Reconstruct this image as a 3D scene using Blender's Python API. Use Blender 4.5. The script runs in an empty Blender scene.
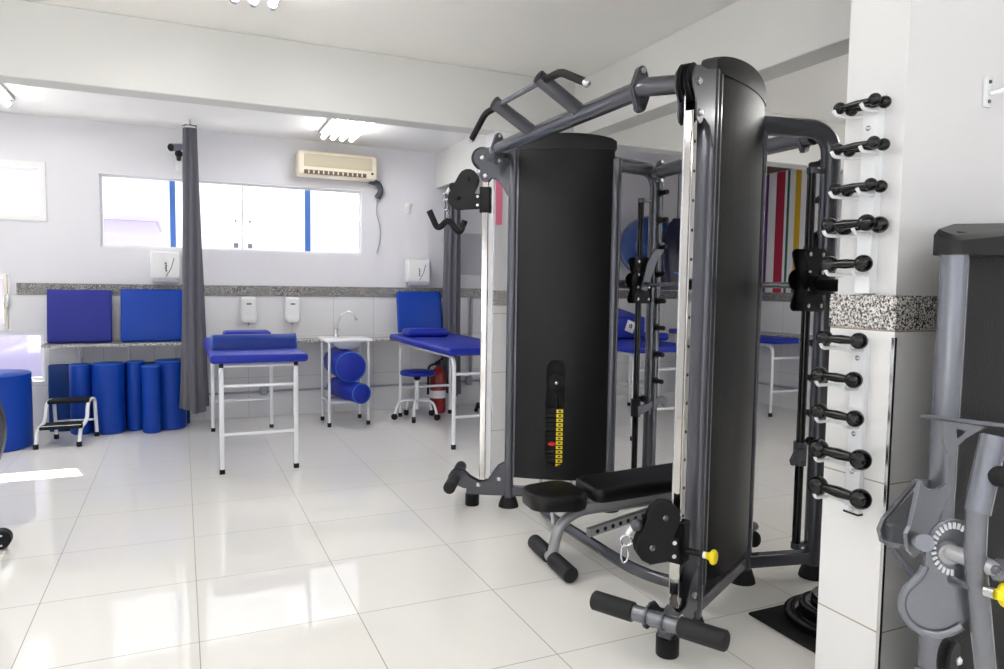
import bpy, bmesh, math, random
from mathutils import Vector, Matrix
random.seed(7)
S = bpy.context.scene
COL = S.collection
PI = math.pi
V = Vector

# ------------------------------------------------------------------ camera model (photo calibrated: f 709 px at 1004 x 669)
RIGHT = V((0.91135413, -0.41138914, 0.01387898))
DOWN = V((-0.01550145, -0.06799523, -0.99756521))
FWD = V((0.4113312, 0.90892003, -0.06834486))
EYE = V((0, 0, 1.35))
F = 709.26
cam = bpy.data.cameras.new('camera')
cam.sensor_width = 36; cam.lens = F / 1004 * 36; cam.clip_start = 0.05
camo = bpy.data.objects.new('camera', cam); COL.objects.link(camo)
M4 = Matrix((RIGHT, -DOWN, -FWD)).transposed().to_4x4(); M4.translation = EYE
camo.matrix_world = M4
S.camera = camo

def ray(px, py): return RIGHT * (px - 502) + DOWN * (py - 334.5) + FWD * F
def at(px, py, y):                       # the point of the room at depth y seen there
    d = ray(px, py); return EYE + d * (y / d.y)
def atx(px, py, x):
    d = ray(px, py); return EYE + d * (x / d.x)
def atz(px, py, z):
    d = ray(px, py); return EYE + d * ((z - 1.35) / d.z)

# ------------------------------------------------------------------ mesh builder
class MB:
    def __init__(s): s.v = []; s.f = []
    def add(s, vs, fs):
        n = len(s.v); s.v += [V(p) for p in vs]; s.f += [[n + i for i in f] for f in fs]; return s
    def from_bm(s, bm, M=None):
        bm.verts.index_update()
        s.add([(M @ v.co if M else v.co.copy()) for v in bm.verts], [[v.index for v in f.verts] for f in bm.faces]); bm.free(); return s
    def box(s, c, d, bev=0.0, M=None, seg=2):
        bm = bmesh.new(); bmesh.ops.create_cube(bm, size=1)
        for v in bm.verts: v.co = V((v.co.x * d[0], v.co.y * d[1], v.co.z * d[2]))
        if bev: bmesh.ops.bevel(bm, geom=list(bm.edges), offset=bev, segments=seg, affect='EDGES', profile=0.5)
        T = Matrix.Translation(V(c)) @ (M.to_4x4() if M else Matrix.Identity(4))
        return s.from_bm(bm, T)
    def span(s, a, b, bev=0.0):
        a = V(a); b = V(b); return s.box((a + b) / 2, [abs(x) for x in (b - a)], bev)
    def ring(s, c, a, b, r, seg, rb=None):
        rb = rb or r
        return [c + a * (r * math.cos(2 * PI * i / seg)) + b * (rb * math.sin(2 * PI * i / seg)) for i in range(seg)]
    def tube(s, pts, r, seg=12, cap=True, rb=None, up=None):
        pts = [V(p) for p in pts]; n = len(pts)
        rs = r if isinstance(r, (list, tuple)) else [r] * n
        t0 = (pts[1] - pts[0]).normalized()
        u = V(up) if up else (V((0, 0, 1)) if abs(t0.z) < 0.9 else V((0, 1, 0)))
        a = (u - t0 * u.dot(t0)).normalized(); rings = []
        for i in range(n):
            t = ((pts[min(i + 1, n - 1)] - pts[i]).normalized() + (pts[i] - pts[max(i - 1, 0)]).normalized()).normalized()
            a = (a - t * a.dot(t)).normalized(); b = t.cross(a)
            rings.append(s.ring(pts[i], a, b, rs[i], seg, rb))
        vs = [p for q in rings for p in q]; fs = []
        for i in range(n - 1):
            for j in range(seg):
                k = (j + 1) % seg; fs.append([i * seg + j, i * seg + k, (i + 1) * seg + k, (i + 1) * seg + j])
        if cap: fs += [list(range(seg))[::-1], [(n - 1) * seg + j for j in range(seg)]]
        return s.add(vs, fs)
    def cyl(s, a, b, r, r2=None, seg=16, bev=0.0):
        a = V(a); b = V(b); r2 = r if r2 is None else r2
        if bev:
            t = (b - a).normalized() * bev
            return s.tube([a, a + t, b - t, b], [r - bev, r, r2, r2 - bev], seg)
        return s.tube([a, b], [r, r2], seg)
    def lathe(s, prof, c, axis=(0, 0, 1), seg=24):      # prof: (radius, height)
        ax = V(axis).normalized(); c = V(c)
        u = V((1, 0, 0)) if abs(ax.x) < 0.9 else V((0, 1, 0))
        a = (u - ax * u.dot(ax)).normalized(); b = ax.cross(a)
        vs = []; fs = []
        for r, h in prof: vs += s.ring(c + ax * h, a, b, max(r, 1e-4), seg)
        for i in range(len(prof) - 1):
            for j in range(seg):
                k = (j + 1) % seg; fs.append([i * seg + j, i * seg + k, (i + 1) * seg + k, (i + 1) * seg + j])
        fs += [list(range(seg))[::-1], [(len(prof) - 1) * seg + j for j in range(seg)]]
        return s.add(vs, fs)
    def ball(s, c, r, sc=(1, 1, 1), seg=20):
        return s.lathe([(r * sc[0] * math.sin(PI * i / 12), -r * sc[2] * math.cos(PI * i / 12)) for i in range(13)], c, seg=seg)
    def torus(s, c, axis, R, r, seg=28, rs=10):
        ax = V(axis).normalized(); u = V((1, 0, 0)) if abs(ax.x) < 0.9 else V((0, 1, 0))
        a = (u - ax * u.dot(ax)).normalized(); b = ax.cross(a); c = V(c); vs = []; fs = []
        for i in range(seg):
            d = a * math.cos(2 * PI * i / seg) + b * math.sin(2 * PI * i / seg)
            for j in range(rs):
                q = 2 * PI * j / rs; vs.append(c + d * (R + r * math.cos(q)) + ax * (r * math.sin(q)))
        for i in range(seg):
            for j in range(rs):
                k = (i + 1) % seg; l = (j + 1) % rs; fs.append([i * rs + j, k * rs + j, k * rs + l, i * rs + l])
        return s.add(vs, fs)
    def prism(s, poly, vec):
        n = len(poly); vec = V(vec); p = [V(q) for q in poly]
        return s.add(p + [q + vec for q in p], [list(range(n))[::-1], list(range(n, 2 * n))] + [[i, (i + 1) % n, n + (i + 1) % n, n + i] for i in range(n)])
    def build(s, name, mat, parent=None, smooth=35, bevel=0.0):
        off = V((0, 0, 0)); p = parent
        while p is not None: off += p.location; p = p.parent
        me = bpy.data.meshes.new(name)
        me.from_pydata([tuple(v - off) for v in s.v], [], s.f); me.validate()
        bm = bmesh.new(); bm.from_mesh(me); bmesh.ops.recalc_face_normals(bm, faces=bm.faces); bm.to_mesh(me); bm.free()
        if smooth:
            me.polygons.foreach_set('use_smooth', [True] * len(me.polygons)); me.set_sharp_from_angle(angle=math.radians(smooth))
        me.materials.append(mat)
        o = bpy.data.objects.new(name, me); COL.objects.link(o)
        if parent is not None: o.parent = parent
        if bevel:
            m = o.modifiers.new('bevel', 'BEVEL'); m.width = bevel; m.segments = 2; m.limit_method = 'ANGLE'; m.angle_limit = math.radians(40)
        return o

def fillet(pts, r, n=6):
    pts = [V(p) for p in pts]; out = [pts[0]]
    rs = r if isinstance(r, (list, tuple)) else [r] * len(pts)
    for i in range(1, len(pts) - 1):
        p = pts[i]; a = pts[i - 1] - p; b = pts[i + 1] - p
        d = min(rs[i], a.length * 0.49, b.length * 0.49)
        A = p + a.normalized() * d; B = p + b.normalized() * d
        for k in range(n + 1):
            t = k / n; out.append(A * (1 - t) ** 2 + p * (2 * t * (1 - t)) + B * t * t)
    out.append(pts[-1]); return out

def tag(o, label=None, cat=None, group=None, kind=None):
    if label: o['label'] = label
    if cat: o['category'] = cat
    if group: o['group'] = group
    if kind: o['kind'] = kind
    return o
def thing(name, loc, label, cat, group=None):
    o = bpy.data.objects.new(name, None); COL.objects.link(o); o.location = loc; o.empty_display_size = 0.05
    return tag(o, label, cat, group)
def struct(o): o['kind'] = 'structure'; return o
def dup(root, loc, label, group=None):
    r = root.copy(); COL.objects.link(r); r.location = loc; r['label'] = label
    if group: r['group'] = group
    for ch in list(root.children):
        c = ch.copy(); COL.objects.link(c); c.parent = r
        for g in list(ch.children):
            d = g.copy(); COL.objects.link(d); d.parent = c
    return r

# ------------------------------------------------------------------ materials
def mat(name, col, rough=0.5, metal=0.0, spec=0.5, coat=0.0, noise=None, bump=None, emit=None):
    m = bpy.data.materials.new(name); m.use_nodes = True
    N = m.node_tree.nodes; L = m.node_tree.links; b = N['Principled BSDF']
    b.inputs['Base Color'].default_value = (*col, 1); b.inputs['Roughness'].default_value = rough
    b.inputs['Metallic'].default_value = metal; b.inputs['Specular IOR Level'].default_value = spec
    if coat: b.inputs['Coat Weight'].default_value = coat; b.inputs['Coat Roughness'].default_value = 0.08
    if noise or bump: tc = N.new('ShaderNodeTexCoord')
    if noise:                                    # (scale, strength): gentle tone variation of the paint itself
        t = N.new('ShaderNodeTexNoise'); t.inputs['Scale'].default_value = noise[0]; t.inputs['Detail'].default_value = 3
        L.new(tc.outputs['Object'], t.inputs['Vector'])
        r = N.new('ShaderNodeMapRange'); r.inputs['To Min'].default_value = 1 - noise[1]; r.inputs['To Max'].default_value = 1 + noise[1]
        L.new(t.outputs['Fac'], r.inputs['Value'])
        h = N.new('ShaderNodeHueSaturation'); h.inputs['Color'].default_value = (*col, 1)
        L.new(r.outputs['Result'], h.inputs['Value']); L.new(h.outputs['Color'], b.inputs['Base Color'])
    if bump:
        t = N.new('ShaderNodeTexNoise'); t.inputs['Scale'].default_value = bump[0]; t.inputs['Detail'].default_value = 2
        L.new(tc.outputs['Object'], t.inputs['Vector'])
        u = N.new('ShaderNodeBump'); u.inputs['Strength'].default_value = bump[1]; u.inputs['Distance'].default_value = 0.002
        L.new(t.outputs['Fac'], u.inputs['Height']); L.new(u.outputs['Normal'], b.inputs['Normal'])
    if emit:
        b.inputs['Emission Color'].default_value = (*emit[0], 1); b.inputs['Emission Strength'].default_value = emit[1]
    return m

def mathn(N, L, op, a, b=None):
    n = N.new('ShaderNodeMath'); n.operation = op
    for i, x in enumerate((a, b)):
        if x is None: continue
        if isinstance(x, (int, float)): n.inputs[i].default_value = x
        else: L.new(x, n.inputs[i])
    return n.outputs[0]
def tiles(name, col, line, axes, rough, w, spec=0.5):
    # axes: list of (axis letter, pitch, offset) in room coordinates
    m = mat(name, col, rough, spec=spec); N = m.node_tree.nodes; L = m.node_tree.links; b = N['Principled BSDF']
    g = N.new('ShaderNodeNewGeometry'); sp = N.new('ShaderNodeSeparateXYZ'); L.new(g.outputs['Position'], sp.inputs[0])
    d = None
    for ax, pitch, off in axes:
        q = mathn(N, L, 'SUBTRACT', sp.outputs[ax], off)
        q = mathn(N, L, 'PINGPONG', q, pitch / 2)
        d = q if d is None else mathn(N, L, 'MINIMUM', d, q)
    k = mathn(N, L, 'LESS_THAN', d, w / 2)
    mx = N.new('ShaderNodeMix'); mx.data_type = 'RGBA'; L.new(k, mx.inputs['Factor'])
    mx.inputs['A'].default_value = (*col, 1); mx.inputs['B'].default_value = (*line, 1)
    L.new(mx.outputs['Result'], b.inputs['Base Color'])
    r = mathn(N, L, 'MULTIPLY', k, 0.5); L.new(mathn(N, L, 'ADD', r, rough), b.inputs['Roughness'])
    return m
def granite(name, sh=0.0):
    m = mat(name, (0.5, 0.5, 0.5), 0.25); N = m.node_tree.nodes; L = m.node_tree.links; b = N['Principled BSDF']
    g = N.new('ShaderNodeNewGeometry'); t = N.new('ShaderNodeTexNoise'); t.inputs['Scale'].default_value = 170; t.inputs['Detail'].default_value = 2.5; t.inputs['Roughness'].default_value = 0.6
    L.new(g.outputs['Position'], t.inputs['Vector'])
    r = N.new('ShaderNodeValToRGB'); r.color_ramp.interpolation = 'LINEAR'; e = r.color_ramp.elements
    e[0].position = 0.40 + sh; e[0].color = (0.015, 0.015, 0.017, 1); e[1].position = 0.47 + sh; e[1].color = (0.24, 0.23, 0.22, 1)
    x = e.new(0.55 + sh); x.color = (0.62, 0.60, 0.57, 1); x = e.new(0.62 + sh); x.color = (0.80, 0.78, 0.74, 1)
    L.new(t.outputs['Fac'], r.inputs[0]); L.new(r.outputs[0], b.inputs['Base Color']); return m

WHITE = mat('wall_paint', (0.73, 0.727, 0.755), 0.6, spec=0.3, noise=(1.5, 0.012))
CEIL = mat('ceiling_paint', (0.90, 0.893, 0.865), 0.8, spec=0.2, noise=(1.2, 0.015))
BEAM = mat('beam_paint', (0.665, 0.665, 0.648), 0.65, spec=0.3, noise=(1.5, 0.012))
FLOOR = tiles('porcelain_floor', (0.87, 0.857, 0.815), (0.36, 0.345, 0.32), [('X', 0.6, 0.042), ('Y', 0.6, 2.21)], 0.035, 0.0038, 0.42)
TILE_Y = tiles('wall_tile', (0.72, 0.72, 0.725), (0.48, 0.46, 0.44), [('X', 0.42, 0.18), ('Z', 0.405, 0.0)], 0.18, 0.005)
TILE_X = tiles('wall_tile_side', (0.72, 0.72, 0.725), (0.48, 0.46, 0.44), [('Y', 0.42, 0.2), ('Z', 0.405, 0.0)], 0.18, 0.005)
TILE_P = tiles('pillar_tile', (0.83, 0.83, 0.82), (0.42, 0.34, 0.24), [('Z', 0.463, 0.305)], 0.18, 0.0045)
GRAN = granite('granite'); GRANB = granite('grey_granite', 0.055)
PILL = mat('pillar_paint', (0.74, 0.74, 0.745), 0.6, spec=0.3, noise=(1.5, 0.012))
BLUE = mat('blue_vinyl', (0.010, 0.026, 0.34), 0.42, spec=0.3, noise=(6, 0.06), bump=(25, 0.12))
BLUE2 = mat('bright_blue_vinyl', (0.003, 0.048, 0.36), 0.42, spec=0.3, noise=(5, 0.05), bump=(25, 0.1))
ROLLB = mat('deep_blue_vinyl', (0.004, 0.030, 0.24), 0.42, spec=0.3, bump=(14, 0.25))
NAVY = mat('navy_vinyl', (0.003, 0.038, 0.19), 0.45, spec=0.3, bump=(25, 0.1))
BLUE3 = mat('violet_blue_vinyl', (0.018, 0.026, 0.24), 0.5, spec=0.3, noise=(8, 0.08), bump=(12, 0.35))
PIPING = mat('blue_piping', (0.02, 0.12, 0.52), 0.4)
GUN = mat('gunmetal_paint', (0.080, 0.084, 0.100), 0.22, metal=0.35, coat=0.35, bump=(160, 0.05))
SILVER = mat('silver_grey_paint', (0.19, 0.20, 0.225), 0.24, metal=0.6, coat=0.3, noise=(60, 0.08))
ALU = mat('bench_grey_paint', (0.36, 0.365, 0.38), 0.35, metal=0.4, coat=0.2)
SHROUD = mat('black_shroud', (0.003, 0.003, 0.0035), 0.36, spec=0.30, bump=(190, 0.55))
CAPM = mat('black_cap_plastic', (0.008, 0.008, 0.009), 0.42, spec=0.35, bump=(500, 0.25))
BLACK = mat('black_plastic', (0.005, 0.005, 0.006), 0.5, spec=0.28)
RUBBER = mat('black_rubber', (0.011, 0.011, 0.012), 0.7, spec=0.25, bump=(200, 0.2))
GRIP = mat('grooved_grip_rubber', (0.016, 0.016, 0.018), 0.55, spec=0.3, bump=(120, 0.3))
VINYL = mat('black_vinyl_pad', (0.005, 0.005, 0.005), 0.36, spec=0.3, bump=(60, 0.15))
GLOSSB = mat('glossy_black_enamel', (0.004, 0.004, 0.004), 0.10, spec=0.4)
CHROME = mat('chrome', (0.54, 0.525, 0.50), 0.07, metal=1.0)
STEEL = mat('zinc_steel', (0.62, 0.63, 0.64), 0.25, metal=1.0)
ENAMEL = mat('white_enamel', (0.80, 0.82, 0.84), 0.25, coat=0.2)
WPLAST = mat('white_plastic', (0.80, 0.80, 0.80), 0.35)
GPLAST = mat('grey_plastic', (0.36, 0.37, 0.42), 0.4)
CREAM = mat('cream_plastic', (0.76, 0.69, 0.56), 0.4)
BEIGE = mat('beige_grille', (0.52, 0.47, 0.34), 0.55)
BROWN = mat('dark_vent', (0.12, 0.09, 0.06), 0.6)
YELLOW = mat('yellow_plastic', (0.90, 0.72, 0.01), 0.35)
RED = mat('red_enamel', (0.28, 0.012, 0.012), 0.3, coat=0.3)
REDP = mat('red_plastic', (0.65, 0.02, 0.03), 0.4)
CURT = mat('grey_curtain_cloth', (0.135, 0.135, 0.155), 0.85, spec=0.15, noise=(30, 0.06))
LBLUE = mat('blue_window_bar', (0.07, 0.20, 0.62), 0.4)
PINK = mat('pink_poster', (0.85, 0.22, 0.36), 0.6)
INK = mat('dark_ink', (0.02, 0.02, 0.03), 0.6)
TUBE = mat('lit_fluorescent_tube', (1, 1, 1), 0.4, emit=((1.0, 0.985, 0.965), 15.0))
TUBE2 = mat('lit_soft_tube', (1, 1, 1), 0.4, emit=((1.0, 0.985, 0.965), 11.0))
TUBEOFF = mat('unlit_tube', (0.78, 0.80, 0.80), 0.3)
GPANEL = mat('grey_panel', (0.48, 0.48, 0.52), 0.6)
LAMPG = mat('lamp_body_grey', (0.30, 0.30, 0.30), 0.5)
LAMPB = mat('lamp_body', (0.80, 0.80, 0.79), 0.4)
SIGNW = mat('white_tag', (0.85, 0.85, 0.85), 0.5)
LILAC = mat('lilac_render', (0.36, 0.33, 0.47), 0.8)
CONC = mat('pale_concrete', (0.27, 0.27, 0.26), 0.9)
BALLM = mat('ball_blue', (0.008, 0.065, 0.27), 0.16, coat=0.5)
BAGM = mat('navy_nylon', (0.004, 0.005, 0.03), 0.35, bump=(14, 0.3))
def glass_mat():
    m = bpy.data.materials.new('window_glass'); m.use_nodes = True; N = m.node_tree.nodes; L = m.node_tree.links
    N.remove(N['Principled BSDF']); o = N['Material Output']
    t = N.new('ShaderNodeBsdfTransparent'); g = N.new('ShaderNodeBsdfGlossy'); g.inputs['Roughness'].default_value = 0.02
    x = N.new('ShaderNodeMixShader'); x.inputs[0].default_value = 0.06
    t.inputs['Color'].default_value = (0.97, 0.98, 1.0, 1)
    L.new(t.outputs[0], x.inputs[1]); L.new(g.outputs[0], x.inputs[2]); L.new(x.outputs[0], o.inputs[0]); return m
GLASS = glass_mat()
def stripes_mat():
    m = mat('striped_paint', (0.8, 0.8, 0.8), 0.5); N = m.node_tree.nodes; L = m.node_tree.links; b = N['Principled BSDF']
    g = N.new('ShaderNodeNewGeometry'); sp = N.new('ShaderNodeSeparateXYZ'); L.new(g.outputs['Position'], sp.inputs[0])
    r = N.new('ShaderNodeMapRange'); r.inputs['From Min'].default_value = 4.5; r.inputs['From Max'].default_value = 7.5
    L.new(sp.outputs['Y'], r.inputs['Value'])
    cr = N.new('ShaderNodeValToRGB'); cr.color_ramp.interpolation = 'CONSTANT'; el = cr.color_ramp.elements
    W = (0.82, 0.82, 0.82); R = (0.42, 0.012, 0.05); P = (0.10, 0.025, 0.16); G = (0.005, 0.11, 0.06); Yc = (0.68, 0.42, 0.01)
    st = [(5.40, 5.46, R), (5.60, 5.64, P), (5.905, 5.985, Yc), (6.06, 6.105, G), (6.14, 6.26, R), (6.385, 6.43, P), (6.535, 6.61, R), (6.78, 6.83, Yc), (7.0, 7.1, R)]
    el[0].color = (*W, 1); el[0].position = 0; el[1].position = 0.999; el[1].color = (*W, 1)
    for a, c, k in st:
        e = el.new((a - 4.5) / 3); e.color = (*k, 1); e = el.new((c - 4.5) / 3); e.color = (*W, 1)
    L.new(r.outputs[0], cr.inputs[0]); L.new(cr.outputs[0], b.inputs['Base Color']); return m
STRIPE = stripes_mat()

# ------------------------------------------------------------------ the room
YB = 7.45; XL = -3.2; XR = 6.3; YF = -3.4; CZ = 2.785; BX = 2.55
def wall_with_holes(mb, x0, x1, z0, z1, y0, y1, holes):
    xs = sorted({x0, x1, *[h[0] for h in holes], *[h[1] for h in holes]}); zs = sorted({z0, z1, *[h[2] for h in holes], *[h[3] for h in holes]})
    xs = [x for x in xs if x0 <= x <= x1]; zs = [z for z in zs if z0 <= z <= z1]
    for i in range(len(xs) - 1):
        zrun = None
        for j in range(len(zs) - 1):
            cx = (xs[i] + xs[i + 1]) / 2; cz = (zs[j] + zs[j + 1]) / 2
            hole = any(h[0] < cx < h[1] and h[2] < cz < h[3] for h in holes)
            if not hole: mb.span((xs[i], y0, zs[j]), (xs[i + 1], y1, zs[j + 1]))
    return mb
W1 = (-1.75, -1.13, 1.92, 2.325); W2 = (-0.666, 1.74, 1.655, 2.32); W3 = (-1.80, -1.365, 0.90, 1.40); W4 = (-1.80, -1.125, 0.44, 0.882)
struct(MB().span((XL, YF, -0.1), (XR + 0.15, YB + 0.15, 0)).build('floor', FLOOR, smooth=0))
struct(MB().span((XL, YF, CZ), (XR + 0.15, YB + 0.15, CZ + 0.1)).build('ceiling', CEIL, smooth=0))
struct(wall_with_holes(MB(), XL, XR + 0.15, 0, CZ, YB, YB + 0.10, [W1, W2, W3, W4]).build('wall_back', WHITE, smooth=0))
tl = wall_with_holes(MB(), XL, XR, 0, 1.215, YB - 0.012, YB, [W3, W4])
struct(tl.build('trim_1', TILE_Y, smooth=0))
gb = MB(); gb.span((W3[1] + 0.05, YB - 0.022, 1.215), (XR, YB, 1.318)); struct(gb.build('trim_2', GRANB, smooth=0))
struct(MB().span((XR, 1.0, 0), (XR + 0.15, YB, CZ)).build('wall_right', STRIPE, smooth=0))
struct(MB().span((XR - 0.012, 1.0, 0), (XR, YB - 0.012, 1.215)).build('trim_3', TILE_X, smooth=0))
struct(MB().span((XR - 0.022, 1.0, 1.215), (XR, YB - 0.022, 1.318)).build('trim_4', GRANB, smooth=0))
# unseen left and front walls, their glazed openings added to let daylight in
lw = MB()
for y_, z_, y2_, z2_ in ((YF, 0, YB + 0.16, 0.6), (YF, 2.3, YB + 0.16, CZ), (5.9, 0.6, YB + 0.16, 2.3), (YF, 0.6, YF + 0.4, 2.3), (0.6, 0.6, 4.7, 2.3)): lw.span((XL - 0.15, y_, z_), (XL, y2_, z2_))
struct(lw.build('wall_left', WHITE, smooth=0))
fw = MB(); fw.span((XL, YF - 0.15, 2.45), (3.8, YF, CZ)); fw.span((XL, YF - 0.15, 0), (3.8, YF, 0.9))
for x in (XL, -0.1, 3.4): fw.span((x, YF - 0.15, 0.9), (x + 0.4, YF, 2.45))
struct(fw.build('wall_front', WHITE, smooth=0))
# beams
b1 = MB().span((XL, 4.45, 2.39), (XR, 4.62, CZ)); struct(b1.build('wall_beam', BEAM, smooth=0, bevel=0.006))
b2 = MB().span((BX, 1.64, 2.40), (BX + 0.17, YB, CZ - 0.001)); struct(b2.build('wall_beam_side', BEAM, smooth=0, bevel=0.006))

# pier under the corner of the two beams
struct(MB().span((1.947, 4.452, 0), (2.72, 4.62, 2.39)).build('wall_pier', WHITE, smooth=0))
pt = MB().span((1.941, 4.44, 0), (2.72, 4.452, 1.215)); struct(pt.build('trim_6', tiles('pier_tile', (0.80, 0.80, 0.80), (0.45, 0.43, 0.4), [('X', 0.42, 2.3), ('Z', 0.405, -0.055)], 0.18, 0.005), smooth=0))
struct(MB().span((1.938, 4.43, 1.215), (2.72, 4.452, 1.318)).build('trim_7', GRAN, smooth=0))
# near pillar and the wall that runs on from it
PX = 1.93; PY0 = 1.435; PY1 = 1.665
struct(MB().span((PX + 0.012, PY0 + 0.012, 0), (3.8, PY1 - 0.012, CZ)).build('wall_pillar', PILL, smooth=0))
struct(MB().span((PX, PY0, 0), (3.8, PY1, 1.234)).build('trim_8', TILE_P, smooth=0))
struct(MB().span((PX - 0.004, PY0 - 0.004, 1.234), (3.8, PY1 + 0.004, 1.338)).build('trim_9', GRAN, smooth=0, bevel=0.002))
struct(MB().span((PX - 0.003, PY0 - 0.003, 0), (PX + 0.008, PY0 + 0.008, 1.213)).build('trim_10', STEEL, smooth=0, bevel=0.001))
struct(MB().span((3.8, YF, 0), (3.95, PY1, CZ)).build('wall_side', WHITE, smooth=0))
# windows
def window(n, hole, bars, fm=ENAMEL, fr=0.035, depth=0.055):
    x0, x1, z0, z1 = hole; y = YB + depth
    f = MB()
    for a, b in (((x0, z0), (x1, z0 + fr)), ((x0, z1 - fr), (x1, z1)), ((x0, z0 + fr), (x0 + fr, z1 - fr)), ((x1 - fr, z0 + fr), (x1, z1 - fr))):
        f.span((a[0], y - 0.02, a[1]), (b[0], y + 0.02, b[1]))
    w = struct(f.build('window_%d' % n, fm, smooth=0))
    for bx, bw, bm_ in bars:
        MB().span((bx - bw / 2, y - 0.018, z0 + fr), (bx + bw / 2, y + 0.016, z1 - fr)).build('mullion', bm_, w, smooth=0)
    MB().span((x0 + fr * 0.6, y + 0.002, z0 + fr * 0.6), (x1 - fr * 0.6, y + 0.008, z1 - fr * 0.6)).build('pane', GLASS, w, smooth=0)
    return w
cs = MB(); c_ = 0.055
for a, b in (((W1[0], W1[3]), (W1[1] + c_, W1[3] + c_)), ((W1[0], W1[2] - c_), (W1[1] + c_, W1[2])), ((W1[1], W1[2]), (W1[1] + c_, W1[3]))): cs.span((a[0], YB - 0.014, a[1]), (b[0], YB - 0.001, b[1]))
struct(cs.build('trim_13', LAMPB, smooth=0))
window(1, W1, [])
w2 = window(2, W2, [(-0.062, 0.05, LBLUE), (1.195, 0.055, LBLUE), (0.565, 0.014, ENAMEL)], fr=0.022, depth=0.075)
for hx in (0.50, 0.63):
    MB().box((hx, YB + 0.025, 1.71), (0.045, 0.02, 0.05), 0.005).build('latch', GPLAST, w2)
    MB().cyl((hx, YB + 0.025, 1.95), (hx, YB + 0.05, 1.95), 0.012).build('knob', GPLAST, w2)
w3 = window(3, W3, [], fr=0.05, depth=0.01)
MB().span((W3[1] - 0.045, YB - 0.03, W3[2] + 0.012), (W3[1] - 0.018, YB - 0.005, W3[3] - 0.012), 0.004).build('sash', CREAM, w3)
MB().span((W3[1] - 0.028, YB - 0.055, 1.10), (W3[1] - 0.004, YB - 0.03, 1.22), 0.004).build('handle', STEEL, w3)
window(4, W4, [], fr=0.03, depth=0.06)
wl = MB()
for k, (a, b) in enumerate((((XL - 0.08, YF + 0.4, 0.6), (XL - 0.07, 0.6, 2.3)), ((XL - 0.08, 4.7, 0.6), (XL - 0.07, 5.9, 2.3)))):
    struct(MB().span(a, b).build('window_%d' % (5 + k), GLASS, smooth=0))  # panes of the unseen left openings added for daylight
for k, (a, b) in enumerate((((XL + 0.4, YF - 0.08, 0.9), (-0.1, YF - 0.07, 2.45)), ((0.3, YF - 0.08, 0.9), (3.4, YF - 0.07, 2.45)))):
    struct(MB().span(a, b).build('window_%d' % (7 + k), GLASS, smooth=0))  # panes of the unseen front openings added for soft frontal daylight
# granite ledges on the walls
struct(MB().span((-1.10, 7.12, 0.765), (2.10, YB - 0.012, 0.79)).build('trim_11', GRAN, smooth=0, bevel=0.002))
struct(MB().span((5.95, 2.2, 0.80), (XR - 0.012, YB - 0.012, 0.86)).build('trim_12', GRAN, smooth=0, bevel=0.002))
# outside
gr = MB().span((-40, -40, -0.25), (40, 60, -0.12)).build('ground_outside', CONC, smooth=0); struct(gr)
nb = MB(); nb.span((-3.2, 12.5, -0.12), (-0.35, 15.0, 2.28)); nb.span((-3.3, 12.4, 2.28), (-0.31, 15.1, 2.35))
tag(nb.build('building', LILAC, smooth=0), 'pale lilac building outside behind the wide window', 'building')
pr_ = MB().span((-1.20, YB + 0.10, 2.70), (2.3, YB + 1.25, 2.76)); pr_.span((-2.6, YB + 0.10, 1.62), (-0.9, YB + 1.0, 1.66)); struct(pr_.build('sun_blocker', WHITE, smooth=0))  # unseen slabs added to block the sun from the wide and low windows

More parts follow.
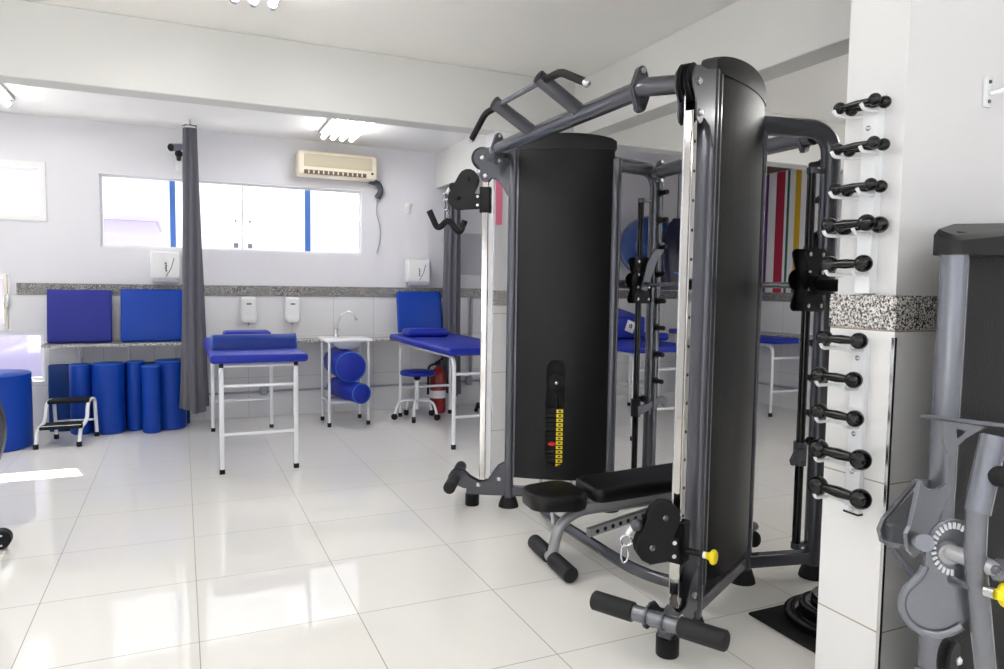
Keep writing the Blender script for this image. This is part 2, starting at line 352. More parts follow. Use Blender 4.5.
# ------------------------------------------------------------------ treatment beds
def make_bed(name, x0, y0, label, curved, L=1.72, W=0.60, zt=0.85):
    x1 = x0 + W; y1 = y0 + L
    t = thing(name, (x0 + W / 2, y0 + L / 2, 0), label, 'treatment bed', 'blue treatment beds')
    ov = 0.10 if curved else 0.09
    MB().box((x0 + W / 2 - (0.01 if curved else 0), y0 + L / 2, zt - 0.03 - (0.008 if curved else 0)), (W + ov, L + 0.06, 0.06), 0.024, seg=4).build('mattress', BLUE, t)
    zf = zt - 0.085; r = 0.0155
    fx0, fx1, fy0, fy1 = x0 + 0.03, x1 - 0.03, y0 + 0.08, y1 - (0.08 if curved else 0.03)
    if not curved:
        f = MB()
        for a, b in (((fx0, fy0), (fx1, fy0)), ((fx0, fy1), (fx1, fy1)), ((fx0, fy0), (fx0, fy1)), ((fx1, fy0), (fx1, fy1))):
            f.tube([(*a, zf), (*b, zf)], 0.013)
        f.build('frame', ENAMEL, t)
        for fx in (fx0, fx1):
            for fy in (fy0, fy1):
                l = MB().span((fx - 0.016, fy - 0.016, 0.03), (fx + 0.016, fy + 0.016, zf + 0.02), 0.004).build('leg', ENAMEL, t)
                m = MB().span((fx - 0.018, fy - 0.018, 0), (fx + 0.018, fy + 0.018, 0.035), 0.003)
                m.build('foot', BLACK, l)
        for yy, z in ((fy0, 0.278), (fy0, 0.622), (fy1, 0.275)):
            MB().tube([(fx0, yy, z), (fx1, yy, z)], 0.012).build('crossbar', ENAMEL, t)
        for k in (fx0, fx1):
            MB().box((k, fy0 - 0.004, zf + 0.003), (0.03, 0.03, 0.03), 0.003).build('joint', BLACK, t)
    else:
        for fx in (fx0, fx1):
            MB().tube(fillet([(fx, fy0, 0.02), (fx, fy0, zf), (fx, fy1, zf), (fx, fy1, 0.02)], 0.10), 0.017).build('leg_frame', ENAMEL, t)
            for fy in (fy0, fy1):
                MB().cyl((fx, fy, 0), (fx, fy, 0.04), 0.021, seg=14).build('foot', BLACK, t)
        for yy, z in ((fy0, 0.265), (fy0, 0.622), (fy1, 0.30)):
            MB().tube([(fx0, yy, z), (fx1, yy, z)], 0.0135).build('crossbar', ENAMEL, t)
        for yy in (fy0 + 0.3, fy1 - 0.3): MB().tube([(fx0, yy, zf), (fx1, yy, zf)], 0.012).build('support_bar', ENAMEL, t)
    return t
make_bed('treatment_bed', 0.215, 5.205, 'blue treatment bed on square white legs with a roll lying across it', False, W=0.565, L=1.67)
bed2 = make_bed('treatment_bed', 1.997, 5.34, 'blue treatment bed on rounded white legs above the wheeled stool, upright mat at its head', True)
def shift(bed, x, y, label, name=None):
    r = dup(bed, V((x, y, 0)), label); return r
bed3 = shift(bed2, 3.59 + 0.3, 5.09 + 0.86, 'blue treatment bed seen through the exercise machine, a tagged blue wedge on it')
bed4 = shift(bed2, 5.67 + 0.3, 5.555 + 0.86, 'blue treatment bed along the right wall below the coloured stripes')

def pillow(name, c, d, label, rot=0.0, m=BLUE, grp='small blue pillows'):
    mb = MB().box((0, 0, 0), d, min(d) * 0.45, seg=4); R = Matrix.Rotation(rot, 4, 'X')
    mb.v = [R @ v + V(c) for v in mb.v]
    return tag(mb.build(name, m), label, 'pillow', grp)
pillow('pillow', (0.53, 6.70, 0.885), (0.40, 0.26, 0.07), 'thin blue pillow at the head of the square legged bed behind the roll')
pillow('pillow', (2.20, 6.70, 0.882), (0.42, 0.26, 0.08), 'blue pillow on the bed beside the wheeled stool, before the upright mat')
pillow('pillow', (4.10, 5.55, 0.89), (0.22, 0.22, 0.075), 'blue pillow just right of the rear machine post on the far bed')

# half roll across bed one
rl = thing('bolster_roll', (0.50, 5.72, 0.85), 'dark blue half round bolster lying across the square legged bed', 'bolster')
prof = [(math.cos(a) * 0.10, math.sin(a) * 0.105) for a in [PI * i / 14 for i in range(15)]]
MB().prism([(0.205, 5.72 + p[0], 0.851 + p[1]) for p in prof], (0.60, 0, 0)).build('cover', ROLLB, rl)
for x in (0.203, 0.806):
    MB().tube([(x, 5.72 + p[0], 0.853 + p[1]) for p in prof], 0.005, seg=6).build('piping', PIPING, rl)

# mats leaning on the granite ledge
def mat_slab(name, x0, x1, z0, h, y, th, lean, label, m, grp=None):
    mb = MB().box(((x0 + x1) / 2, 0, h / 2), (x1 - x0, th, h), 0.018, seg=3)
    R = Matrix.Rotation(-lean, 4, 'X'); mb.v = [R @ v + V((0, y, z0)) for v in mb.v]
    return tag(mb.build(name, m), label, 'mat', grp)
mat_slab('foam_mat', -1.075, -0.575, 0.792, 0.475, 7.27, 0.07, 0.16, 'violet blue creased foam mat leaning on the granite ledge, left of the pair', BLUE3, 'blue mats on the ledge')
mat_slab('foam_mat', -0.505, 0.02, 0.792, 0.485, 7.27, 0.07, 0.16, 'smooth bright blue foam mat on the granite ledge beside the tall curtain', BLUE2, 'blue mats on the ledge')
mat_slab('foam_mat', 2.075, 2.565, 0.843, 0.438, 7.24, 0.06, 0.16, 'blue backrest mat standing upright at the head of the bed beside the stool', BLUE2)
mat_slab('foam_mat', -1.085, 0.06, 0.0, 0.60, 7.32, 0.06, 0.06, 'long navy mat standing on edge behind the row of upright blue rolls', NAVY)

# upright foam rolls
def roll(x, y, r, h, label, m=BLUE2):
    t = thing('foam_roll', (x, y, 0), label, 'foam roll', 'upright blue foam rolls')
    MB().lathe([(r - 0.015, 0), (r, 0.012), (r, h - 0.012), (r - 0.015, h)], (x, y, 0), seg=36).build('cover', m, t, smooth=50)
    MB().torus((x, y, h - 0.004), (0, 0, 1), r - 0.004, 0.006, seg=36, rs=8).build('piping', PIPING, t)
    return t
roll(-1.385, 6.78, 0.265, 0.60, 'widest blue foam roll, standing alone below the low left window')
roll(-0.818, 7.16, 0.085, 0.615, 'slim blue foam roll behind the step stool, leftmost of the row')
roll(-0.60, 7.14, 0.13, 0.62, 'wide blue foam roll just right of the step stool')
roll(-0.388, 7.18, 0.078, 0.625, 'slim blue foam roll half hidden between the wide roll and a shorter thin one')
roll(-0.257, 7.0, 0.074, 0.60, 'thin shorter blue foam roll standing in front of its neighbours')
roll(-0.10, 7.155, 0.13, 0.63, 'wide blue foam roll next to the grey curtain, rightmost of the row')

# step stool
st = thing('step_stool', (-0.86, 6.82, 0), 'white two step stool with black treads in front of the blue rolls', 'step stool')
for x in (-1.03, -0.73):
    MB().tube(fillet([(x - 0.045, 6.60, 0.02), (x - 0.035, 6.62, 0.145), (x, 6.74, 0.19), (x, 6.82, 0.325), (x + 0.02, 6.92, 0.345), (x + 0.035, 6.98, 0.325), (x + 0.045, 6.985, 0.02)], [0, .04, .05, .05, .05, .04, 0]), 0.015).build('leg_frame', ENAMEL, st)
    for p in ((x - 0.045, 6.60), (x + 0.045, 6.985)): MB().cyl((*p, 0), (*p, 0.04), 0.02, seg=12).build('foot', BLACK, st)
MB().box((-0.90, 6.70, 0.162), (0.30, 0.20, 0.03), 0.006).build('tread', RUBBER, st)
MB().box((-0.87, 6.90, 0.338), (0.30, 0.18, 0.03), 0.006).build('tread', RUBBER, st)
MB().tube([(-1.0, 6.985, 0.15), (-0.69, 6.985, 0.15)], 0.009).build('crossbar', ENAMEL, st)
MB().tube([(-1.06, 6.61, 0.17), (-0.76, 6.61, 0.17)], 0.009).build('crossbar', ENAMEL, st)

# ledge brackets
for k, (x, w) in enumerate(((-0.83, 'under the violet blue mat'), (-0.44, 'below the gap between the two leaning mats'), (-0.06, 'beside the tall grey curtain'))):
    b = MB(); b.tube(fillet([(x, YB - 0.02, 0.755), (x, 7.16, 0.755)], 0), 0.008, seg=8); b.tube([(x, YB - 0.02, 0.76), (x, YB - 0.02, 0.56)], 0.008, seg=8)
    b.tube([(x, 7.20, 0.752), (x, 7.30, 0.68), (x, YB - 0.02, 0.60)], 0.007, seg=8)
    tag(b.build('shelf_bracket', WPLAST), 'small white steel bracket holding the granite ledge ' + w, 'bracket', 'brackets of the granite ledge')

# sink table
sk = thing('sink_table', (1.435, 6.87, 0), 'white metal sink table with a thin tap and a lower shelf', 'sink table')
sx0, sx1, sy0, sy1 = 1.255, 1.625, 6.69, 7.05
for x in (sx0, sx1):
    for y in (sy0, sy1):
        l = MB().tube([(x, y, 0.02), (x, y, 0.80)], 0.0135).build('leg', ENAMEL, sk)
        MB().cyl((x, y, 0), (x, y, 0.04), 0.019, seg=12).build('foot', BLACK, l)
MB().box((1.44, 6.87, 0.815), (0.44, 0.42, 0.028), 0.008).build('top', ENAMEL, sk)
MB().lathe([(0.02, -0.080), (0.09, -0.074), (0.13, -0.04), (0.145, 0.0)], (1.46, 6.87, 0.80), seg=28).build('basin', ENAMEL, sk)
MB().box((1.44, 6.87, 0.225), (0.37, 0.36, 0.022), 0.004).build('shelf', ENAMEL, sk)
for x in (sx0, sx1): MB().tube([(x, sy0, 0.235), (x, sy1, 0.235)], 0.009).build('side_rail', ENAMEL, sk)
tp = MB().tube(fillet([(1.375, 6.98, 0.83), (1.385, 6.98, 0.94), (1.42, 6.97, 1.055), (1.49, 6.95, 1.085), (1.535, 6.93, 1.06), (1.555, 6.92, 1.015)], [0, .05, .06, .06, .04, 0]), 0.0095).build('tap', STEEL, sk)
tb = MB(); tb.lathe([(0.026, 0), (0.024, 0.02), (0.014, 0.05), (0.013, 0.09)], (1.375, 6.98, 0.829)); tb.cyl((1.375, 6.98, 0.89), (1.40, 6.93, 0.90), 0.006); tb.build('tap_base', STEEL, tp)
tn = MB().cyl((1.553, 6.921, 1.02), (1.562, 6.918, 0.992), 0.014).build('nozzle', STEEL, tp)
# two rolls under the sink table, pointing at the room
def lying_roll(a, b, r, label):
    t = thing('foam_roll', (a[0], a[1], 0), label, 'foam roll', 'blue rolls under the sink table')
    a = V(a); b = V(b); ax = (b - a).normalized(); h = (b - a).length
    MB().lathe([(r - 0.012, 0), (r, 0.012), (r, h - 0.012), (r - 0.012, h)], a, ax, 36).build('cover', BLUE, t, smooth=50)
    MB().torus(a + ax * 0.004, ax, r - 0.004, 0.006, seg=36, rs=8).build('piping', PIPING, t)
lying_roll((1.438, 6.60, 0.571), (1.432, 7.20, 0.571), 0.143, 'thicker blue foam roll resting on the smaller one under the sink table')
lying_roll((1.515, 6.49, 0.331), (1.385, 7.08, 0.331), 0.094, 'thinner blue foam roll lying on the lower shelf of the sink table')

# wheeled stool
wsx, wsy = 2.155, 6.80
ws = thing('wheeled_stool', (wsx, wsy, 0), 'small round blue wheeled stool beside the bed with rounded legs', 'stool')
MB().lathe([(0.17, 0.0), (0.178, 0.012), (0.178, 0.028), (0.165, 0.042), (0.0, 0.045)], (wsx, wsy, 0.448), seg=36).build('seat', BLUE, ws, smooth=50)
MB().cyl((wsx - 0.01, wsy, 0.10), (wsx - 0.01, wsy, 0.42), 0.022).build('column', ENAMEL, ws)
MB().ball((wsx - 0.01, wsy - 0.01, 0.425), 0.036).build('height_knob', BLACK, ws)
for k in range(5):
    a = 2 * PI * k / 5 - 2.0; d = V((math.cos(a), math.sin(a), 0)); c = V((wsx - 0.01, wsy, 0))
    l = MB().tube(fillet([c + V((0, 0, 0.19)), c + d * 0.18 + V((0, 0, 0.19)), c + d * 0.225 + V((0, 0, 0.05))], 0.06), 0.0125).build('leg', ENAMEL, ws)
    w = MB(); p = c + d * 0.225
    q = V((-d.y, d.x, 0)); w.cyl(p + q * -0.018 + V((0, 0, 0.032)), p + q * 0.018 + V((0, 0, 0.032)), 0.032, seg=18, bev=0.006); w.build('caster', BLACK, l)
# fire extinguisher
fe = thing('fire_extinguisher', (2.47, 7.09, 0), 'red fire extinguisher on the floor behind the wheeled stool', 'fire extinguisher')
MB().lathe([(0.075, 0), (0.085, 0.02), (0.085, 0.38), (0.07, 0.44), (0.03, 0.475), (0.025, 0.50)], (2.47, 7.09, 0)).build('cylinder', RED, fe, smooth=50)
MB().lathe([(0.087, 0.16), (0.087, 0.24)], (2.47, 7.09, 0)).build('label', SIGNW, fe)
v = MB(); v.box((2.47, 7.09, 0.52), (0.05, 0.04, 0.05), 0.006); v.tube([(2.47, 7.09, 0.545), (2.525, 7.09, 0.57)], 0.01); v.build('valve', BLACK, fe)
MB().tube(fillet([(2.45, 7.09, 0.52), (2.36, 7.08, 0.50), (2.35, 7.06, 0.2)], 0.08), 0.012).build('hose', BLACK, fe)

# curtains
def curtain(name, c, w, d, z0, z1, label, folds, tip, lean=0.0):
    t = thing(name, (c[0], c[1], z0), label, 'curtain', 'grey gathered curtains')
    n = folds * 8; mb = MB(); zs = [z0 + (z1 - z0) * i / 26 for i in range(27)]; vs = []
    for z in zs:
        k = (z - z0) / (z1 - z0); g = 1.0 - (1 - tip) * k ** 0.8
        for i in range(n):
            a = 2 * PI * i / n; fo = 1 + 0.25 * math.sin(folds * a + 0.6 * math.sin(5 * k)) + 0.05 * math.sin(3 * a + 4 * k)
            vs.append((c[0] + lean * (1 - k) + w * g * fo * math.cos(a), c[1] + d * g * fo * math.sin(a), z + (0.025 * math.sin(2 * a + 1) * (1 - k) ** 4)))
    fs = [[i * n + j, i * n + (j + 1) % n, (i + 1) * n + (j + 1) % n, (i + 1) * n + j] for i in range(26) for j in range(n)]
    fs += [list(range(n)), [26 * n + j for j in range(n)]]
    mb.add(vs, fs).build('drape', CURT, t, smooth=60)
    return t
c1 = curtain('curtain', (0.0955, 7.0), 0.102, 0.092, 0.185, 2.735, 'tall grey curtain gathered into a bundle left of the square legged bed', 7, 0.48)
MB().tube([(0.095, 7.0, 2.70), (0.095, 7.0, CZ)], 0.008).build('hanging_rod', STEEL, c1)
tb_ = MB(); tb_.torus((0.0955, 7.0, 2.715), (0, 0, 1), 0.052, 0.008, seg=20, rs=6); tb_.build('tie', WPLAST, c1)
c2 = curtain('curtain', (2.665, 7.23), 0.095, 0.11, 0.18, 2.34, 'grey gathered curtain hanging at the end of the beam behind the pulley handle', 8, 0.7)
MB().tube([(2.665, 7.07, 2.37), (2.665, 7.40, 2.37)], 0.012).build('rod', STEEL, c2)
# small stand base under the second curtain
sb = thing('equipment_stand', (3.02, 7.0, 0), 'black wheeled stand base on the floor beside the far grey curtain', 'stand')
MB().cyl((3.02, 7.00, 0.05), (3.02, 7.00, 0.75), 0.016).build('pole', BLACK, sb)
for a in (0.2, 2.0, 3.4, 5.0):
    d = V((math.cos(a), math.sin(a), 0)) * 0.17; p = V((3.02, 7.00, 0.07)); l = MB().tube([p, p + d - V((0, 0, 0.02))], 0.018).build('leg', BLACK, sb)
    MB().ball(V((3.02, 7.00, 0.022)) + d, 0.022).build('caster', BLACK, l)
tr = MB(); tr.box((3.06, 6.98, 0.76), (0.32, 0.24, 0.02), 0.005); tr.build('tray', BLACK, sb)
g = MB(); g.box((3.06, 6.93, 0.786), (0.16, 0.10, 0.03), 0.008); tag(g.build('remote_control', BLACK), 'small dark device lying on the black stand tray', 'device')
g = MB(); g.lathe([(0.022, 0), (0.022, 0.12), (0.01, 0.14), (0.01, 0.16)], (2.93, 6.98, 0.771)); tag(g.build('bottle', YELLOW), 'small yellow bottle standing on the black stand tray', 'bottle')

# wall pipes
p = MB(); zz = 0.275; p.tube([(0.15, YB - 0.03, zz - 0.02), (4.2, YB - 0.03, zz)], 0.012)
for x in (0.74, 2.95): p.box((x, YB - 0.045, zz), (0.075, 0.06, 0.10), 0.015)
tag(p.build('wall_pipe', GPLAST), 'grey conduit with a round box running low along the tiled back wall', 'pipe')
p = MB(); p.tube(fillet([(2.97, YB - 0.04, 0.30), (2.97, YB - 0.04, 1.22), (3.4, YB - 0.04, 1.22)], 0.04), 0.016)
tag(p.build('wall_pipe', GPLAST), 'grey conduit rising by the far curtain and turning right under the granite band', 'pipe')
p = MB(); p.tube([(XR - 0.03, 7.3, 0.24), (XR - 0.03, 3.0, 0.24)], 0.014); p.box((XR - 0.04, 6.72, 0.25), (0.05, 0.09, 0.10), 0.012)
tag(p.build('wall_pipe', GPLAST), 'grey conduit low on the right wall behind the striped wall bed', 'pipe')

# soap and towel dispensers
def soap(x, label):
    t = thing('soap_dispenser', (x, YB - 0.06, 1.0), label, 'soap dispenser', 'white soap dispensers')
    b = MB().box((x, YB - 0.062, 1.085), (0.15, 0.10, 0.25), 0.03, seg=4).build('body', WPLAST, t)
    MB().box((x, YB - 0.105, 0.99), (0.115, 0.03, 0.07), 0.012).build('push_bar', WPLAST, t)
    MB().box((x, YB - 0.113, 1.14), (0.045, 0.004, 0.012), 0.002).build('mark', INK, t)
    MB().cyl((x, YB - 0.07, 0.93), (x, YB - 0.07, 0.965), 0.008).build('nozzle', GPLAST, t)
soap(0.603, 'white soap dispenser on the tiles above the left bed, nearer the tall curtain')
soap(1.018, 'white soap dispenser on the tiles left of the thin tap')
def towel(x, z, label, m):
    t = thing('towel_dispenser', (x, YB - 0.1, z), label, 'towel dispenser', 'paper towel dispensers')
    MB().box((x, YB - 0.085, z + 0.155), (0.255, 0.13, 0.25), 0.02, seg=3).build('cover', m, t)
    mk = MB()
    mk.tube([(x + 0.005, YB - 0.151, z + 0.05), (x + 0.05, YB - 0.151, z + 0.13), (x + 0.075, YB - 0.151, z + 0.22)], 0.003, seg=6)
    for q in range(4): mk.box((x + 0.004 + 0.004 * (q % 2), YB - 0.151, z + 0.17 - 0.022 * q), (0.014, 0.003, 0.015), 0.001)
    mk.build('mark', INK, t)
    MB().box((x, YB - 0.09, z + 0.012), (0.215, 0.14, 0.045), 0.012).build('outlet', GPLAST, t)
towel(-0.13, 1.345, 'white paper towel dispenser left of the tall grey curtain', WPLAST)
towel(2.32, 1.345, 'white paper towel dispenser above the mat at the second bed', WPLAST)

# air conditioner
ac = thing('air_conditioner', (1.485, YB - 0.1, 2.42), 'cream split air conditioner above the wide window', 'air conditioner')
MB().box((1.46, YB - 0.10, 2.535), (0.80, 0.20, 0.245), 0.035, seg=4).build('housing', CREAM, ac)
MB().box((1.46, YB - 0.197, 2.563), (0.68, 0.02, 0.125), 0.008).build('front_grille', BEIGE, ac)
lv = MB().box((1.43, YB - 0.195, 2.449), (0.62, 0.02, 0.04), 0.004).build('outlet', BROWN, ac)
for k in range(12): MB().box((1.165 + 0.048 * k, YB - 0.207, 2.449), (0.012, 0.006, 0.03), 0.001).build('louvre', CREAM, lv)
MB().box((1.80, YB - 0.203, 2.473), (0.022, 0.006, 0.022), 0.002).build('display', INK, ac)
p = MB(); p.tube(fillet([(1.80, YB - 0.07, 2.42), (1.90, YB - 0.07, 2.40), (1.93, YB - 0.06, 2.32), (1.89, YB - 0.04, 2.25)], [0, .05, .06, 0]), 0.033); p.build('duct_hose', GUN, ac)
tag(MB().tube(fillet([(1.90, YB - 0.02, 2.24), (1.885, YB - 0.02, 2.10), (1.935, YB - 0.02, 1.95), (1.93, YB - 0.02, 1.80), (1.895, YB - 0.02, 1.68)], 0.08), 0.006, seg=8).build('power_cable', GPLAST), 'thin grey cable hanging down the wall below the air conditioner', 'cable')
sw = thing('wall_switch', (2.235, YB - 0.01, 2.13), 'small white switch plate on the wall right of the cable', 'switch')
MB().box((2.235, YB - 0.008, 2.17), (0.07, 0.016, 0.11), 0.005).build('plate', WPLAST, sw); MB().box((2.235, YB - 0.018, 2.17), (0.022, 0.01, 0.03), 0.003).build('rocker', CREAM, sw)
# security camera
sc_ = thing('security_camera', (-0.02, YB - 0.02, 2.45), 'silver bullet security camera on the wall left of the curtain top', 'camera')
MB().box((0.0, YB - 0.012, 2.43), (0.06, 0.024, 0.10), 0.006).build('junction_box', WPLAST, sc_)
MB().tube([(0.0, YB - 0.02, 2.50), (0.0, YB - 0.09, 2.52)], 0.022).build('bracket', BLACK, sc_)
q = MB().tube([(0.05, YB - 0.06, 2.61), (-0.065, YB - 0.20, 2.57)], [0.030, 0.036], seg=18); q.build('body', SILVER, sc_)
MB().tube([(-0.0645, YB - 0.1995, 2.5705), (-0.070, YB - 0.206, 2.568)], 0.031, seg=18).build('lens', BLACK, sc_)
MB().ball((0.0, YB - 0.10, 2.535), 0.035).build('ball_joint', BLACK, sc_)

# fluorescent fixtures (tubes run into the room)
def fixture(x, y, label, n=4, lit=True, L=1.22, z=CZ):
    t = thing('ceiling_lamp', (x, y, z - 0.05), label, 'ceiling lamp', 'fluorescent ceiling lamps')
    MB().box((x, y, z - 0.014), (0.085 * n, L + 0.04, 0.026), 0.005).build('body', LAMPG, t)
    for i in range(n):
        px = x + (i - (n - 1) / 2) * 0.088
        MB().tube([(px, y - L / 2 + 0.03, z - 0.065), (px, y + L / 2 - 0.03, z - 0.065)], 0.019, seg=14).build('tube', TUBE2 if y > 5 else TUBE, t)
        for e in (-1, 1):
            MB().box((px, y + e * (L / 2 - 0.03), z - 0.035), (0.02, 0.03, 0.06), 0.003).build('lamp_holder', LAMPB, t)
            MB().cyl((px, y + e * (L / 2 - 0.01), z - 0.065), (px, y + e * (L / 2 - 0.045), z - 0.065), 0.023, seg=14).build('end_cap', GPLAST, t)
    return t
fixture(1.37, 6.30, 'lit four tube ceiling lamp in front of the air conditioner')
fixture(-1.345, 6.20, 'lit ceiling lamp at the left edge, behind the wide beam')
fixture(4.85, 3.15, 'ceiling lamp of the right bay hidden behind the pillar', n=2)
fixture(0.345, 3.18, 'ceiling lamp at the top edge of the picture in the front room', n=3)
for x, y in ((-1.9, 1.4), (1.0, -0.9), (-1.4, -1.8)): fixture(x, y, 'unseen ceiling lamp added to brighten the front room')  # extra lamps out of view, added to light the front room
# louvred ceiling grille by the striped wall
gv = thing('ceiling_grille', (5.75, 6.0, 2.69), 'dark slotted grille under the ceiling above the coloured stripes', 'grille')
MB().box((5.85, 6.25, 2.735), (0.75, 0.95, 0.098), 0.006).build('frame', LAMPB, gv)
for k in range(14): MB().box((5.56 + 0.045 * k, 6.25, 2.682), (0.026, 0.86, 0.012), 0.001).build('slot', BROWN, gv)

# far right bay: table, wedge, ball, bag, second stool
tt = thing('side_table', (4.85, 6.8, 0), 'white tube side table with a lower shelf behind the tagged wedge', 'table')
for x in (4.66, 5.06):
    for y in (6.74, 7.1):
        l = MB().tube([(x, y, 0.02), (x, y, 0.80)], 0.0145).build('leg', ENAMEL, tt); MB().cyl((x, y, 0), (x, y, 0.04), 0.019, seg=12).build('foot', BLACK, l)
MB().box((4.86, 6.92, 0.81), (0.46, 0.42, 0.026), 0.006).build('top', ENAMEL, tt)
MB().box((4.86, 6.92, 0.225), (0.42, 0.38, 0.02), 0.004).build('shelf', ENAMEL, tt)
wd = thing('foam_wedge', (3.95, 6.1, 0.85), 'big blue foam wedge with a white tag on the far bed', 'wedge')
MB().prism([(3.60, 5.80, 0.852), (3.60, 6.60, 0.852), (3.60, 6.60, 1.10), (3.60, 6.40, 1.16), (3.60, 5.80, 1.06)], (0.58, 0, 0)).build('cover', BLUE, wd, bevel=0.015)
tgm = MB().box((0, 0, 0), (0.10, 0.004, 0.11), 0.001, M=Matrix.Rotation(0.35, 4, 'Y')); tgm.v = [v + V((4.0, 5.795, 0.97)) for v in tgm.v]
tg = tgm.build('tag', SIGNW, wd); tm = MB().torus((4.0, 5.791, 0.975), (0, 1, 0), 0.016, 0.004, seg=16, rs=6); tm.box((4.005, 5.791, 0.972), (0.006, 0.003, 0.05)); tm.build('tag_mark', INK, tg)
s2 = thing('wheeled_stool', (3.36, 5.95, 0), 'wheeled stool whose white leg shows just right of the weight tower', 'stool')
MB().lathe([(0.17, 0.0), (0.178, 0.012), (0.178, 0.028), (0.165, 0.042), (0.0, 0.045)], (3.50, 6.15, 0.465), seg=36).build('seat', BLUE, s2, smooth=50)
MB().cyl((3.50, 6.15, 0.10), (3.50, 6.15, 0.47), 0.022).build('column', ENAMEL, s2)
for k in range(5):
    a = 2 * PI * k / 5 - 0.6; d = V((math.cos(a), math.sin(a), 0)); c = V((3.50, 6.15, 0))
    l = MB().tube(fillet([c + V((0, 0, 0.19)), c + d * 0.15 + V((0, 0, 0.19)), c + d * 0.20 + V((0, 0, 0.07))], 0.06), 0.0125).build('leg', ENAMEL, s2)
    p = c + d * 0.20; q = V((-d.y, d.x, 0)); MB().cyl(p - q * 0.018 + V((0, 0, 0.032)), p + q * 0.018 + V((0, 0, 0.032)), 0.032, seg=18, bev=0.006).build('caster', BLACK, l)
bl = thing('exercise_ball', (5.05, 7.0, 1.78), 'large glossy blue exercise ball hung high on the far wall', 'ball')
MB().ball((5.12, 7.06, 1.84), 0.375, seg=40).build('ball_skin', BALLM, bl, smooth=80)
bs = MB(); bs.torus((5.12, 7.06, 1.84), (0.93, -0.37, 0), 0.378, 0.012, seg=40, rs=6); bs.build('net_strap', BAGM, bl)
bs = MB(); bs.box((4.97, 6.735, 1.70), (0.05, 0.03, 0.20), 0.008); bs.build('yellow_strap', YELLOW, bl)

bg = thing('gear_bag', (5.2, 6.5, 1.35), 'dark navy gear bag hanging in front of the right half of the blue ball', 'bag')
mb = MB(); vs = []; nz = 15
for i in range(nz):
    k = i / (nz - 1); z = 1.33 + 0.80 * k; w = 0.27 * max(0.06, 1 - k ** 3.2) ** 0.55; d = 0.16 * max(0.10, 1 - k ** 2)
    for j in range(24):
        a = 2 * PI * j / 24; fo = 1 + 0.05 * math.sin(7 * a + 3 * k); vs.append((5.13 - 0.05 * k + w * fo * math.cos(a), 6.50 + d * fo * math.sin(a), z))
mb.add(vs, [[i * 24 + j, i * 24 + (j + 1) % 24, (i + 1) * 24 + (j + 1) % 24, (i + 1) * 24 + j] for i in range(nz - 1) for j in range(24)] + [list(range(24)), [(nz - 1) * 24 + j for j in range(24)]]).build('body', BAGM, bg, smooth=60)
MB().tube([(5.08, 6.50, 2.12), (5.08, 6.50, CZ)], 0.005, seg=8).build('hanging_cord', BLACK, bg)
mb = MB(); mb.tube([(4.87, 6.44, 1.54), (5.10, 6.325, 1.50), (5.39, 6.40, 1.58)], 0.012, seg=8); mb.build('piping', PIPING, bg)

wp = MB().span((2.76, YB - 0.02, 1.47), (3.45, YB - 0.001, 1.93), 0.004); tag(wp.build('wall_panel', GPANEL), 'plain light grey panel on the far wall beyond the grey curtain', 'panel')
# poster on the pier
po = MB().span((1.952, 4.446, 1.765), (2.0, 4.4515, 2.08)); o = tag(po.build('poster', PINK, smooth=0), 'pink paper notice on the white pier behind the far pulley', 'poster')

# ------------------------------------------------------------------ cable machine
YM = 3.02
gym = thing('cable_machine', (2.1, YM, 0), 'large grey and black twin tower cable machine with a pull up bar on top', 'exercise machine')
def T(side, s, n, z):
    x = 1.635 + 0.876 * s + 0.484 * n; y = 2.063 + 0.484 * s - 0.876 * n
    return V((x, y if side == 2 else 2 * YM - y, z))
def TV(side, s, n, z=0): return T(side, s, n, z) - T(side, 0, 0, 0)
def tbox(mb, side, s0, s1, n0, n1, z0, z1):
    p = [T(side, s, n, z) for z in (z0, z1) for s, n in ((s0, n0), (s1, n0), (s1, n1), (s0, n1))]
    return mb.add(p, [[0, 1, 2, 3], [4, 5, 6, 7], [0, 1, 5, 4], [1, 2, 6, 5], [2, 3, 7, 6], [3, 0, 4, 7]])
S0, S1 = 0.215, 0.80
def bulge(s):
    k = (s - S0) / (S1 - S0); return 0.028 + 0.037 * max(0.0, math.sin(PI * min(max(k, 0), 1))) ** 0.8
ZB, ZT = 0.19, 2.158
def prof_disc(c, ax, R): return [(R * 0.9, 0), (R, 0.004), (R * 0.88, 0.011), (R, 0.018), (R * 0.9, 0.022)]
def circ_hull(cs, n=14):
    pts = [(s + r * math.cos(2 * PI * i / n), z + r * math.sin(2 * PI * i / n)) for s, z, r in cs for i in range(n)]
    pts.sort(); lo = []; hi = []
    cr = lambda o, a, b: (a[0] - o[0]) * (b[1] - o[1]) - (a[1] - o[1]) * (b[0] - o[0])
    for p in pts:
        while len(lo) > 1 and cr(lo[-2], lo[-1], p) <= 0: lo.pop()
        lo.append(p)
    for p in reversed(pts):
        while len(hi) > 1 and cr(hi[-2], hi[-1], p) <= 0: hi.pop()
        hi.append(p)
    return lo[:-1] + hi[:-1]
def arc(cs, cz, r, a0, a1, n=7): return [(cs + r * math.cos(math.radians(a0 + (a1 - a0) * i / n)), cz + r * math.sin(math.radians(a0 + (a1 - a0) * i / n))) for i in range(n + 1)]

